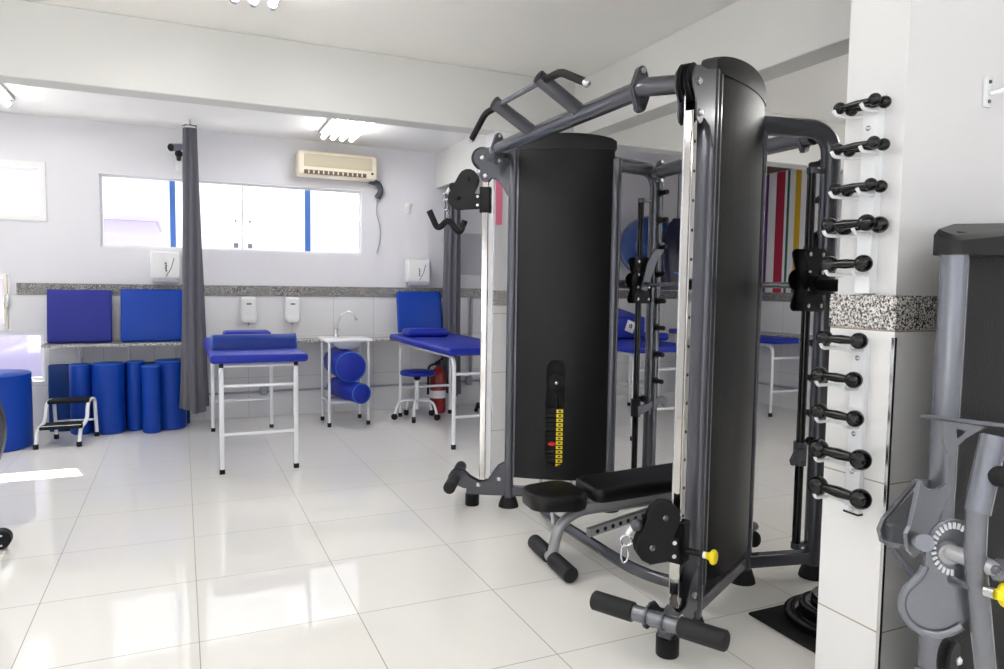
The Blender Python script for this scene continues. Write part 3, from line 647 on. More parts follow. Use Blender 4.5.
for sd in (1, 2):
    # shroud: an outer and an inner curved sheet, the inner one with the slot over the weight stack
    SL0, SL1, SZ0, SZ1 = 0.425, 0.535, 0.27, 0.915
    for face in (1, -1):
        mb = MB(); ss = sorted([S0 + (S1 - S0) * i / 20 for i in range(21)] + [SL0, SL1]); zs = [ZB, SZ0, SZ1, 1.5, ZT]; th = 0.006
        P = lambda s, z, e=0: T(sd, s, face * (bulge(s) - e), z)
        for i in range(len(ss) - 1):
            for j in range(len(zs) - 1):
                if face == -1 and SL0 - 1e-6 <= ss[i] and ss[i + 1] <= SL1 + 1e-6 and zs[j] == SZ0: continue
                mb.add([P(ss[i], zs[j]), P(ss[i + 1], zs[j]), P(ss[i + 1], zs[j + 1]), P(ss[i], zs[j + 1])], [[0, 1, 2, 3]])
        if face == -1:
            r = (SL1 - SL0) / 2; mid = (SL0 + SL1) / 2
            for top in (0, 1):
                zc = SZ1 - r if top else SZ0 + r; ze = SZ1 if top else SZ0
                for half in (0, 1):
                    a0 = (90 if top else 270); a1 = (0 if half else 180) if top else (360 if half else 180)
                    q = arc(mid, zc, r, a0, a1, 8); corner = (SL1 if half else SL0, ze)
                    for i in range(8): mb.add([P(*corner), P(*q[i]), P(*q[i + 1])], [[0, 1, 2]])
            loop = arc(mid, SZ1 - r, r, 0, 180, 10) + arc(mid, SZ0 + r, r, 180, 360, 10)
            for i in range(len(loop)):
                a = loop[i]; b = loop[(i + 1) % len(loop)]
                mb.add([P(*a), P(*b), P(*b, 0.014), P(*a, 0.014)], [[0, 1, 2, 3]])
        o = mb.build('shroud', SHROUD, gym, smooth=30)
        bm = bmesh.new(); bm.from_mesh(o.data); bmesh.ops.remove_doubles(bm, verts=bm.verts, dist=1e-4); bm.to_mesh(o.data); bm.free()
        o.data.polygons.foreach_set('use_smooth', [True] * len(o.data.polygons)); o.data.set_sharp_from_angle(angle=math.radians(30))
        # dark liner behind the sheet keeps the tower closed
    mb = MB(); tbox(mb, sd, S0, S1, -0.004, 0.004, ZB, ZT); mb.build('divider_panel', BLACK, gym, smooth=0)
    # crowned cap
    mb = MB(); n = 20; vs = []
    for lvl in range(4):
        for face in (1, -1):
            for i in range(n + 1):
                k = i / n if face == 1 else 1 - i / n; s = S0 - 0.012 + (S1 - S0 + 0.022) * k; crown = max(0.0, math.sin(PI * k)) ** 0.5
                h = (ZT - 0.004, ZT + 0.036 + 0.040 * crown, ZT + 0.042 + 0.044 * crown, ZT + 0.044 + 0.046 * crown)[lvl]
                nn = face * (bulge(S0 + (S1 - S0) * k) + 0.003) * (1, 1, 0.95, 0.5)[lvl]
                vs.append(T(sd, s, nn, h))
    m = 2 * (n + 1); fs = []
    for l in range(3):
        for j in range(m): fs.append([l * m + j, l * m + (j + 1) % m, (l + 1) * m + (j + 1) % m, (l + 1) * m + j])
    for i in range(n): fs.append([3 * m + i, 3 * m + i + 1, 3 * m + m - 2 - i, 3 * m + m - 1 - i])
    fs.append(list(range(m)))
    mb.add(vs, fs).build('top_cap', CAPM, gym, smooth=40)
    # uprights
    for s in (0.205, 0.815):
        mb = MB(); w = 0.028; d = 0.040; ring = []
        for i in range(24):
            a = 2 * PI * i / 24; c = math.cos(a); q = math.sin(a)
            ring.append((s + w * abs(c) ** 0.6 * (1 if c > 0 else -1), d * abs(q) ** 0.6 * (1 if q > 0 else -1)))
        z1 = 2.165 if s < 0.5 else 2.10
        mb.add([T(sd, a, b, z) for z in (0.05, z1) for a, b in ring], [list(range(24)), list(range(24, 48))] + [[i, (i + 1) % 24, 24 + (i + 1) % 24, 24 + i] for i in range(24)])
        u = mb.build('upright', GUN, gym)
        e = 1 if s < 0.5 else -1
        for face in (1, -1):
            mb = MB(); tbox(mb, sd, s + e * 0.024, s + e * 0.036, face * 0.016, face * (0.043 if s < 0.5 else 0.031), ZB, ZT - 0.004); mb.build('edge_trim', GUN, u, smooth=0)
        c = T(sd, s, 0, 0); MB().lathe([(0.062, 0), (0.060, 0.015), (0.046, 0.055), (0.044, 0.062)], c).build('foot', RUBBER, u)
    # base beam with end foot
    mb = MB(); tbox(mb, sd, -0.055, 0.80, -0.028, 0.028, 0.070, 0.125); mb.build('base_beam', GUN, gym, smooth=0, bevel=0.006)
    MB().lathe([(0.041, 0), (0.043, 0.006), (0.043, 0.070), (0.040, 0.072)], T(sd, -0.02, 0, 0)).build('foot', BLACK, gym)
    # chrome guide column with hole row
    mb = MB(); tbox(mb, sd, 0.022, 0.060, -0.020, 0.020, 0.16, 1.985); ch = mb.build('guide_column', CHROME, gym, smooth=0, bevel=0.004)
    for k in range(16):
        z = 0.30 + 0.105 * k; MB().cyl(T(sd, 0.041, 0.0195, z), T(sd, 0.041, 0.0215, z), 0.006, seg=10).build('adjust_hole', BLACK, ch)
    # steel cables
    for s, a, b in ((0.092, 0.20, 2.02), (-0.012, 0.46 if sd == 2 else 1.97, 2.09)):
        MB().tube([T(sd, s, 0.0, a), T(sd, s, 0.0, b)], 0.003, seg=8).build('cable', STEEL, gym)
    # lower gusset plates
    pl = [(.20, .30), (.18, .275), (.134, .248), (.103, .205), (.073, .158), (.018, .150), (-.032, .176), (-.076, .215), (-.119, .222), (-.150, .187), (-.124, .135), (-.075, .112), (.20, .105)]
    for nn in (-0.034, 0.028):
        mb = MB(); mb.prism([T(sd, s, nn, z) for s, z in pl], TV(sd, 0, 0.006)); g_ = mb.build('gusset_plate', GUN, gym, smooth=0)
        e = -1 if nn < 0 else 1; n0 = nn if nn < 0 else nn + 0.006
        for s, z in ((0.02, 0.135), (0.145, 0.175)):
            MB().lathe([(0.014, 0), (0.014, 0.004), (0.008, 0.010)], T(sd, s, n0, z), TV(sd, 0, e), seg=12).build('bolt', STEEL, g_)
    # foot roller
    fc = (-0.125, 0.172)
    fr = MB().cyl(T(sd, fc[0], -0.10, fc[1]), T(sd, fc[0], 0.10, fc[1]), 0.029, seg=20).build('foot_bar', SILVER if sd == 2 else GUN, gym)
    for e in (-1, 1):
        MB().cyl(T(sd, fc[0], e * 0.085, fc[1]), T(sd, fc[0], e * 0.255, fc[1]), 0.036, seg=24, bev=0.006).build('grip', GRIP, fr)
        MB().cyl(T(sd, fc[0], e * 0.028, fc[1]), T(sd, fc[0], e * 0.036, fc[1]), 0.042, seg=24).build('collar', GUN, fr)
    # top pulley plates and wheels
    up = [(-.029, 2.105), (-.020, 2.136), (.004, 2.158), (.030, 2.165), (.10, 2.166), (.20, 2.160), (.20, 1.85), (.169, 1.892), (.138, 1.945), (.102, 1.986), (.074, 1.992), (.063, 1.975), (.042, 1.964), (.018, 1.972), (.008, 1.996), (.011, 2.028), (-.001, 2.055), (-.023, 2.078)]
    if sd == 2: up = [(q[0], q[1] - 0.028) if q[0] < 0.12 else q for q in up]
    zo = -0.028 if sd == 2 else 0.0
    for nn in (-0.036, 0.030):
        mb = MB(); mb.prism([T(sd, s, nn, z) for s, z in up], TV(sd, 0, 0.006)); g_ = mb.build('pulley_plate', GUN, gym, smooth=0)
        e = -1 if nn < 0 else 1; n0 = nn if nn < 0 else nn + 0.006
        for s, z in ((0.022, 2.106 + zo), (0.040, 2.001 + zo)):
            MB().lathe([(0.014, 0), (0.014, 0.004), (0.008, 0.010)], T(sd, s, n0, z), TV(sd, 0, e), seg=12).build('bolt', STEEL, g_)
    for nn in (-0.024, 0.002):
        MB().lathe(prof_disc(0, 0, 0.066), T(sd, 0.020, nn, 2.106 + zo), TV(sd, 0, 1), seg=30).build('pulley_wheel', BLACK, gym)
    def TS(s_, n_, z_):
        if sd == 1: return T(1, s_, n_, z_)
        return T(2, 0, 0, z_) + V((0.934, -0.36, 0)) * s_ + V((-0.36, -0.934, 0)) * n_
    def TSV(s_, n_): return TS(s_, n_, 0) - TS(0, 0, 0)
    # sliding carriage with twin pulleys
    if sd == 1: cu, cl, bz, ballp = (-0.062, 1.980), (-0.118, 1.868), (1.786, 1.936), (-0.150, 1.940)
    else: cu, cl, bz, ballp = (-0.038, 0.518), (-0.083, 0.408), (0.335, 0.490), (-0.126, 0.482)
    mb = MB()
    for a, b, c, d in ((0.008, 0.022, -0.036, 0.036), (0.060, 0.074, -0.036, 0.036), (0.008, 0.074, -0.036, -0.021), (0.008, 0.074, 0.021, 0.036)): tbox(mb, sd, a, b, c, d, *bz)
    car = mb.build('carriage', BLACK, gym, smooth=0, bevel=0.003)
    zb = bz[0] + 0.03
    arm = [(cl[0], cl[1] - 0.062), (0.012, zb - 0.005), (0.012, zb + 0.085), (cu[0] + 0.045, cu[1] - 0.075)]
    hull = circ_hull([(*cu, 0.062 if sd == 1 else 0.056), (*cl, 0.066 if sd == 1 else 0.060)])
    for nn in (-0.030, 0.023):
        mb = MB(); mb.prism([TS(s, nn, z) for s, z in hull], TSV(0, 0.007))
        mb.prism([TS(s, nn + 0.0005, z) for s, z in (cl, (cl[0] - 0.01, cl[1] - 0.064), (0.012, zb - 0.004), (0.012, zb + 0.078), (-0.035, zb + 0.082), (cu[0] + 0.01, cu[1] - 0.05))], TSV(0, 0.006))
        mb.build('side_plate', BLACK, car, smooth=20)
    for (s, z) in (cu, cl):
        mb = MB(); mb.lathe(prof_disc(0, 0, 0.060), TS(s, -0.011, z), TSV(0, 1), seg=30); mb.build('pulley_wheel', RUBBER, car)
        for e in (-1, 1):
            mb = MB(); mb.lathe([(0.012, 0), (0.012, 0.004), (0.006, 0.010)], TS(s, e * 0.030, z), TSV(0, e), seg=14); mb.build('axle_cap', GUN if sd == 2 else BLACK, car)
    mb = MB()
    for z in (zb + 0.012, zb + 0.062): mb.cyl(TS(-0.004, -0.036, z), TS(-0.004, 0.036, z), 0.008, seg=12)
    mb.build('pivot_bolt', STEEL, car)
    # stopper ball, cable loop and carabiner hang from the lower pulley
    MB().ball(TS(ballp[0] - 0.01, 0, ballp[1]), 0.024).build('stopper_ball', BLACK if sd == 1 else GUN, car)
    b0 = TS(ballp[0] - 0.02, 0, ballp[1] - 0.006); dz = V((0, 0, -1)); ds = TSV(-1, 0)
    MB().cyl(b0 + ds * 0.006, b0 + ds * 0.024 + dz * 0.030, 0.009, seg=12).build('cable_sleeve', WPLAST, car)
    cc = b0 + ds * 0.028 + dz * 0.052
    MB().torus(cc, TSV(0.0, 1), 0.020, 0.0045, seg=20, rs=8).build('thimble', STEEL, car)
    ca = MB(); c0 = cc + dz * 0.048 + ds * 0.004
    lp = [c0 + dz * (0.034 * math.cos(2 * PI * i / 20)) + ds * (0.013 * math.sin(2 * PI * i / 20)) for i in range(21)]
    ca.tube(lp, 0.0038, seg=8).build('carabiner', STEEL, car)
    if sd == 1: hang = c0 + dz * 0.038
    # spring pin with yellow knob
    zk = (bz[0] + bz[1]) / 2 - 0.03
    MB().cyl(T(sd, 0.041, 0.036, zk), T(sd, 0.041, 0.102, zk), 0.013).build('pin_barrel', BLACK, car)
    MB().cyl(T(sd, 0.041, 0.102, zk), T(sd, 0.041, 0.114, zk), 0.012).build('pin_ring', WPLAST, car)
    MB().lathe([(0.012, 0), (0.014, 0.012), (0.026, 0.020), (0.028, 0.028), (0.022, 0.036), (0.0, 0.038)], T(sd, 0.041, 0.113, zk), TV(sd, 0, 1), seg=20).build('pin_knob', YELLOW, car)
    # weight stack
    for k in range(14):
        z = 0.235 + 0.0275 * k
        mb = MB(); tbox(mb, sd, 0.37, 0.61, -0.044, -0.010, z, z + 0.0245); pt_ = mb.build('weight_plate', BLACK, gym, smooth=0, bevel=0.003)
        if 1 <= k:
            mb = MB(); tbox(mb, sd, 0.488, 0.528, -0.0462, -0.0442, z + 0.002, z + 0.0225); lb = mb.build('weight_label', YELLOW, pt_, smooth=0)
            mb = MB(); tbox(mb, sd, 0.500, 0.516, -0.0474, -0.0464, z + 0.007, z + 0.0175); mb.build('weight_number', INK, pt_, smooth=0)
    mb = MB(); zp = 0.235 + 0.0275 * 6 + 0.012; mb.cyl(T(sd, 0.470, -0.044, zp), T(sd, 0.466, -0.072, zp), 0.006); mb.ball(T(sd, 0.464, -0.074, zp), 0.016, (1.4, 1, 0.8)); mb.build('selector_pin', REDP, gym)
    for s in (0.40, 0.58): MB().cyl(T(sd, s, -0.027, 0.13), T(sd, s, -0.027, ZT), 0.010).build('guide_rod', STEEL, gym)
    MB().cyl(T(sd, 0.49, -0.03, 0.60), T(sd, 0.49, -0.03, 0.70), 0.010).build('stack_stem', BLACK, gym)
    mb = MB(); mb.lathe(prof_disc(0, 0, 0.058), T(sd, 0.485, -0.050, 0.775), TV(sd, 0, 1), seg=28); w_ = mb.build('stack_pulley', RUBBER, gym)
    mb = MB(); mb.lathe([(0.010, 0), (0.010, 0.004), (0.005, 0.007)], T(sd, 0.485, -0.050, 0.775), TV(sd, 0, -1), seg=12); mb.build('axle_cap', STEEL, w_)
    mb = MB(); tbox(mb, sd, 0.455, 0.515, -0.036, -0.012, 0.665, 0.77); mb.build('pulley_bracket', BLACK, gym, smooth=0)

def MY(y, sd): return y if sd == 2 else 2 * YM - y
# top bar between the towers, flanges and the pull up frame
XB, ZT2 = 1.634, 2.116
tbm = MB().tube([(XB, 2.345, ZT2), (XB, 3.695, ZT2)], 0.0385, seg=24).build('top_bar', GUN, gym)
for sd in (1, 2):
    a = V((XB, MY(2.335, sd), ZT2)); b = T(sd, 0.165, -0.02, ZT2)
    MB().tube(fillet([a, a + V((0.0, MY(2.30, sd) - MY(2.335, sd), 0)), b], 0.03), 0.036, seg=20).build('end_tube', GUN, gym)
    for y in (2.330, 2.345):
        c = V((XB, MY(y, sd), ZT2)); hl = circ_hull([(0, 0, 0.043), (0.0, 0.068, 0.020), (0.0, -0.068, 0.020)])
        MB().prism([c + V((q, 0, z)) for q, z in hl], (0, 0.010 if sd == 2 else -0.010, 0)).build('flange', GUN, tbm, smooth=20)
    for z in (0.068, -0.068):
        c = V((XB, MY(2.322, sd), ZT2 + z)); MB().lathe([(0.013, 0), (0.013, 0.05), (0.008, 0.056)], c, (0, 1 if sd == 2 else -1, 0), seg=6).build('flange_bolt', STEEL, tbm)
    y = MY(2.784, sd); a = V((1.625, y, 2.128)); b = V((1.416, y, 2.248)); d = (b - a).normalized()
    ar = MB().tube([a, b], 0.034, seg=20, rb=0.027).build('pull_up_arm', GUN, gym)
    MB().cyl(b, b + d * 0.006, 0.0335, 0.028, seg=20).build('end_plug', BLACK, ar)
    h = b - d * 0.03 + V((0, 0, 0.004))
    p0 = h + V((0, (MY(2.75, sd) - y), 0)); sgn = -1 if sd == 2 else 1
    gp = MB().tube(fillet([h, V((1.435, MY(2.622, sd), 2.230)), V((1.441, MY(2.432, sd), 2.142))], 0.04), 0.0165, seg=16).build('pull_up_grip', RUBBER, gym)
    MB().ball((1.4412, MY(2.424, sd), 2.138), 0.0175).build('grip_end', STEEL, gp)
MB().tube([(1.438, 2.784, 2.238), (1.438, 3.256, 2.238)], 0.0135, seg=16).build('pull_up_bar', SILVER, gym)
# base tube
MB().tube(fillet([T(2, 0.42, 0, 0.085), (1.835, 2.53, 0.085), (1.835, MY(2.53, 1), 0.085), T(1, 0.42, 0, 0.085)], 0.16, 8), 0.027, seg=18).build('base_tube', GUN, gym)

# rear frame with guide rods
for sd in (1, 2):
    yu = MY(2.370, sd)
    fr_ = MB().tube(fillet([T(sd, 0.80, 0, 2.075), (2.45, MY(2.425, sd), 2.075), (2.70, yu, 2.075), (2.70, yu, 0.05)], [0, .05, .19, 0], 10), 0.0425, seg=22).build('rear_upright', GUN, gym)
    MB().lathe([(0.062, 0), (0.060, 0.015), (0.046, 0.055), (0.044, 0.062)], (2.70, yu, 0)).build('foot', RUBBER, fr_)
    a = T(sd, 0.80, 0, 0.098); b = V((2.70, yu, 0.098)); d = (b - a).normalized(); q = V((-d.y, d.x, 0)) * 0.026; w = V((0, 0, 0.029))
    MB().add([a - q - w, a + q - w, a + q + w, a - q + w, b - q - w, b + q - w, b + q + w, b - q + w], [[0, 1, 2, 3], [4, 5, 6, 7], [0, 1, 5, 4], [1, 2, 6, 5], [2, 3, 7, 6], [3, 0, 4, 7]]).build('rear_base_beam', GUN, gym, smooth=0, bevel=0.006)
    e = 1 if sd == 2 else -1
    for k in range(8):
        z = 0.772 + 0.166 * k
        MB().cyl((2.70, yu + e * 0.03, z), (2.70, yu + e * 0.115, z), 0.0145, seg=14, bev=0.003).build('peg', BLACK, fr_)
        MB().cyl((2.70, yu + e * 0.036, z), (2.70, yu + e * 0.050, z), 0.022, seg=14).build('peg_collar', BLACK, fr_)
    xr = 2.588
    MB().cyl((xr, yu, 0.155), (xr, yu, 1.895), 0.019, seg=18).build('guide_rod', GLOSSB, gym)
    for z in (0.165, 1.885):
        mb = MB(); mb.cyl((xr, yu, z - 0.014), (xr, yu, z + 0.014), 0.023); mb.span((xr, yu - 0.010, z - 0.009), (2.70, yu + 0.010, z + 0.009)); mb.build('rod_bracket', GUN, gym)
    # sliding bar carriage
    zc = 1.395; pl = []
    for cx_, cz_, r_ in ((-0.035, 0.118, 0.024), (0.045, 0.118, 0.024), (-0.046, 0.0, 0.03), (0.045, -0.118, 0.024), (-0.035, -0.118, 0.024)): pl.append((xr + cx_, zc + cz_, r_))
    hl = circ_hull(pl, 12)
    for yy in (-0.040, 0.032):
        mb = MB(); dl = 0.0
        for q_ in ([pl[0], pl[1], (xr, zc + 0.05, 0.036)], [pl[3], pl[4], (xr, zc - 0.05, 0.036)], [(xr - 0.028, zc, 0.050), (xr + 0.02, zc, 0.048)]):
            mb.prism([V((x, yu + yy + dl, z)) for x, z in circ_hull(q_, 14)], (0, 0.008 - 2 * dl, 0)); dl += 0.0006
        cp = mb.build('slider_plate', BLACK, gym, smooth=20)
        for bx_, bz_ in ((-0.034, 0.115), (0.044, 0.115), (-0.034, 0.035), (0.044, 0.035), (-0.034, -0.040), (0.044, -0.040), (-0.034, -0.115), (0.044, -0.115)):
            y0_ = yu + yy + (0 if yy < 0 else 0.008)
            MB().lathe([(0.010, 0), (0.010, 0.005), (0.005, 0.008)], (xr + bx_, y0_, zc + bz_), (0, -1 if yy < 0 else 1, 0), seg=6).build('bolt', STEEL, cp)
    mb = MB(); mb.span((xr - 0.03, yu - 0.032, zc - 0.13), (xr + 0.03, yu + 0.032, zc + 0.13)); mb.build('slider_block', BLACK, gym, smooth=0)
    # lifting hook that catches on the pegs
    hk = [(xr - 0.03, zc - 0.055), (xr + 0.01, zc - 0.070), (xr + 0.085, zc + 0.12), (2.715, zc + 0.175), (2.735, zc + 0.215), (2.715, zc + 0.238), (2.69, zc + 0.225), (2.665, zc + 0.215), (2.60, zc + 0.11)]
    mb = MB(); mb.prism([V((x, yu + e * 0.052, z)) for x, z in hk], (0, e * 0.016, 0)); mb.build('lifting_hook', GUN, gym, bevel=0.003)
    MB().cyl((xr + 0.01, yu - e * 0.04, 1.372), (xr + 0.01, yu - e * 0.24, 1.372), 0.027, seg=20, bev=0.004).build('bar_sleeve', BLACK, gym)
    MB().cyl((xr + 0.01, yu - e * 0.045, 1.372), (xr + 0.01, yu - e * 0.075, 1.372), 0.045, seg=20).build('sleeve_collar', BLACK, gym)
    # safety catch
    zs_ = 0.60; c = V((xr, yu, zs_)); dirx = 1 if sd == 1 else -1
    mb = MB(); mb.cyl((xr, yu, zs_ - 0.055), (xr, yu, zs_ + 0.055), 0.03, seg=18); sc2 = mb.build('safety_catch', BLACK if sd == 1 else GUN, gym)
    if sd == 1: lv_ = [(xr - 0.01, zs_ - 0.045), (xr + 0.03, zs_ - 0.035), (xr + 0.10, zs_ + 0.00), (xr + 0.17, zs_ + 0.022), (xr + 0.192, zs_ - 0.005), (xr + 0.215, zs_ + 0.0), (xr + 0.215, zs_ + 0.045), (xr + 0.185, zs_ + 0.068), (xr + 0.14, zs_ + 0.062), (xr + 0.06, zs_ + 0.025), (xr - 0.01, zs_ + 0.015)]
    else: lv_ = [(xr, zs_ - 0.03), (xr, zs_ + 0.03), (xr - 0.06, zs_ + 0.028), (xr - 0.09, zs_ - 0.02), (xr - 0.08, zs_ - 0.045), (xr - 0.045, zs_ - 0.022)]
    mb = MB(); mb.prism([V((x, yu - 0.040, z)) for x, z in lv_], (0, 0.018, 0)); mb.build('catch_lever', GUN, sc2, bevel=0.003)
    MB().ball((xr + 0.05, yu - 0.01, zs_ + 0.055), 0.022).build('catch_knob', BLACK, sc2)
MB().cyl((xr + 0.01, 2.40, 1.372), (xr + 0.01, MY(2.40, 1), 1.372), 0.0145, seg=18).build('lifting_bar', GUN, gym)
cb = MB().tube([(2.655, 2.43, 2.055), (2.655, MY(2.43, 1), 2.055)], 0.040, seg=20).build('rear_crossbar', GUN, gym)
for sd in (1, 2):
    hl = circ_hull([(0, 0, 0.046), (0.0, 0.055, 0.02), (0.0, -0.055, 0.02)])
    MB().prism([V((2.655 + q * 0.95, MY(2.475, sd), 2.055 + z * 0.9)) for q, z in hl], (0, 0.02, 0)).build('flange', GUN, cb, smooth=20)
    for z in (0.055, -0.055): MB().cyl((2.655, MY(2.475, sd) - 0.012, 2.055 + z), (2.655, MY(2.475, sd) + 0.034, 2.055 + z), 0.011, seg=6).build('flange_bolt', STEEL, cb)
# small roller and post behind the near tower
mb = MB(); mb.cyl(T(2, 0.80, -0.02, 0.215), T(2, 0.98, 0.0, 0.215), 0.022); mb.build('rear_post', GLOSSB, gym)
MB().ball(T(2, 0.985, 0.0, 0.15), 0.04, (0.8, 0.8, 1)).build('rear_stop', RUBBER, gym)

# V handle hanging from the far carabiner
hv = thing('v_handle', hang, 'black rubber V shaped pull handle hanging from the high far pulley', 'handle')
hx = hang.x; hy = hang.y; hz = hang.z
w = lambda dx, dz_: V((hx + 0.02 + dx * 0.876, hy - dx * 0.484 * 0.6, hz + dz_))
MB().tube(fillet([w(-0.125, 0.0), w(-0.068, -0.115), w(0.0, -0.045), w(0.075, -0.140), w(0.108, -0.055)], 0.04, 5), 0.0185, seg=16).build('grip', RUBBER, hv)
MB().torus(hang + V((0.016, 0, -0.022)), TV(1, 1, 0), 0.024, 0.006, seg=20, rs=8).build('swivel_eye', STEEL, hv)

# ------------------------------------------------------------------ bench
BO = V((1.615, 2.95, 0)); ca_, sa_ = math.cos(math.radians(-5)), math.sin(math.radians(-5))
def B(a, b, z): return V((BO.x + a * ca_ - b * sa_, BO.y + a * sa_ + b * ca_, z))
bench = thing('weight_bench', (2.0, 2.92, 0), 'black padded adjustable bench with a grey steel frame inside the cable machine', 'bench')
MB().tube(fillet([B(0, 0, 0.045), B(0.035, 0, 0.20), B(0.14, 0, 0.262), B(0.35, 0, 0.268), B(0.90, 0, 0.288)], [0, .08, .08, .05, 0]), 0.026, seg=18).build('frame', ALU, bench)
fb = MB().cyl(B(0, -0.10, 0.042), B(0, 0.10, 0.042), 0.027, seg=18).build('foot_bar', ALU, bench)
for e in (-1, 1): MB().cyl(B(0, e * 0.028, 0.042), B(0, e * 0.225, 0.042), 0.0385, seg=24, bev=0.006).build('grip', GRIP, fb)
MB().tube(fillet([B(0.90, 0, 0.288), B(0.95, 0, 0.24), B(0.96, 0, 0.05)], 0.05), 0.026, seg=18).build('rear_leg', ALU, bench)
rb_ = MB().cyl(B(0.96, -0.20, 0.04), B(0.96, 0.20, 0.04), 0.034, seg=20, bev=0.006).build('rear_foot', RUBBER, bench)
def pad(pts, z0, z1, name, tilt=0.0, a0=0.0):
    # rounded outline pad: outline (a,b), puffy edge
    n = len(pts); vs = []; cx_ = sum(p[0] for p in pts) / n; cy_ = sum(p[1] for p in pts) / n
    for sc__, z in ((0.95, z0), (0.995, z0 + 0.008), (1.0, (z0 + z1) / 2), (0.985, z1 - 0.010), (0.93, z1 - 0.002), (0.80, z1)):
        for a, b in pts:
            aa = cx_ + (a - cx_) * (1 - (1 - sc__) * 0.45); bb = cy_ + (b - cy_) * sc__
            vs.append(B(aa, bb, z + tilt * (aa - a0)))
    fs = [[l * n + j, l * n + (j + 1) % n, (l + 1) * n + (j + 1) % n, (l + 1) * n + j] for l in range(5) for j in range(n)] + [list(range(n)), [5 * n + j for j in range(n)]]
    o = MB().add(vs, fs).build(name, VINYL, bench, smooth=50); return o
def rrect(a0, a1, b0a, b1a, r, n=6):
    q = []
    for (cx_, cy_, s0) in ((a1 - r, b1a - r, 0), (a0 + r, b0a - r, 90), (a0 + r, -b0a + r, 180), (a1 - r, -b1a + r, 270)):
        q += [(cx_ + r * math.cos(math.radians(s0 + 90 * i / n)), cy_ + r * math.sin(math.radians(s0 + 90 * i / n))) for i in range(n + 1)]
    return q
pad(rrect(-0.135, 0.135, 0.125, 0.155, 0.08), 0.306, 0.380, 'seat_pad')
pad(rrect(0.165, 0.98, 0.135, 0.145, 0.05), 0.328, 0.394, 'back_pad', 0.055, 0.185)
mb = MB()
for b in (-0.10, 0.10):
    p = [B(0.13, b - 0.004, 0.325), B(0.13, b + 0.004, 0.325), B(0.92, b + 0.004, 0.366), B(0.92, b - 0.004, 0.366)]; mb.add([*p, *[q - V((0, 0, 0.035)) for q in p]], [[0, 1, 2, 3], [4, 5, 6, 7], [0, 1, 5, 4], [1, 2, 6, 5], [2, 3, 7, 6], [3, 0, 4, 7]])
mb.build('pad_rail', ALU, bench, smooth=0)
for a in (0.16, 0.50, 0.85):
    p0 = B(a, 0.105, 0.305 + 0.045 * a); p1 = B(a, -0.105, 0.305 + 0.045 * a); MB().tube([p0, p1], 0.014, seg=10).build('cross_strut', ALU, bench)
MB().tube([B(0.0, 0.03, 0.32), B(0.02, 0.03, 0.20)], 0.010, seg=10).build('seat_support', STEEL, bench)
a = B(0.165, -0.055, 0.165); b = B(0.62, -0.055, 0.262); q = V((0, 0, 0.020)); e = V((0, 0.017, 0))
lad = MB().add([a - e - q, a + e - q, a + e + q, a - e + q, b - e - q, b + e - q, b + e + q, b - e + q], [[0, 1, 2, 3], [4, 5, 6, 7], [0, 1, 5, 4], [1, 2, 6, 5], [2, 3, 7, 6], [3, 0, 4, 7]]).build('adjust_rail', ALU, bench, smooth=0, bevel=0.003)
for k in range(10):
    c = a + (b - a) * ((k + 1.0) / 11); MB().cyl(c - V((0, 0.0175, 0)), c - V((0, 0.0185, 0)), 0.0105, seg=14).build('adjust_hole', BLACK, lad)

# ------------------------------------------------------------------ dumbbell rack on the pillar and the dumbbells
rk = thing('dumbbell_rack', (PX - 0.01, 1.535, 0.66), 'white wall rail with ten hooks of black dumbbells on the pillar', 'dumbbell rack')
rows = [(1.911, 2, .0185, 1.487, 1.609), (1.787, 2, .0185, 1.484, 1.610), (1.665, 2, .019, 1.487, 1.610), (1.553, 2, .0255, 1.495, 1.627), (1.432, 1, .0265, 1.499, 1.621), (1.199, 1, .0255, 1.501, 1.627), (1.079, 1, .026, 1.513, 1.640), (0.962, 1, .026, 1.502, 1.633), (0.841, 1, .032, 1.476, 1.630), (0.722, 1, .032, 1.469, 1.627)]
MB().span((PX - 0.022, 1.512, 1.342), (PX + 0.012, 1.565, 1.95)).build('rail', ENAMEL, rk, smooth=0, bevel=0.003)
lr_ = MB().span((PX - 0.022, 1.512, 0.655), (PX - 0.001, 1.565, 1.205)).build('rail', ENAMEL, rk, smooth=0, bevel=0.003)
MB().span((PX - 0.023, 1.511, 0.650), (PX - 0.001, 1.566, 0.656)).build('rail_end', BLACK, lr_, smooth=0)
for z in (1.842, 1.142, 0.905, 0.785): MB().lathe([(0.008, 0), (0.008, 0.003), (0.004, 0.006)], (PX - 0.022, 1.54, z), (-1, 0, 0), seg=12).build('screw', STEEL, rk)
for z, n, r, ya, yb_ in rows:
    for yy in (ya + 0.022, yb_ - 0.004):
        d = 0.078 if n == 1 else 0.088
        mb = MB(); mb.tube(fillet([(PX - 0.012, 1.54, z - r - 0.012), (PX - 0.022, yy, z - r - 0.006), (PX - d, yy, z - r - 0.006), (PX - d - 0.010, yy, z - r + 0.008)], 0.012, 4), 0.0055, seg=10); mb.build('hook', ENAMEL, rk)
where = ['top hook', 'second hook from the top', 'third hook from the top', 'fourth hook from the top', 'hook just above the granite band', 'first hook below the granite band', 'second hook below the granite band', 'third hook below the granite band', 'second hook from the bottom', 'bottom hook']
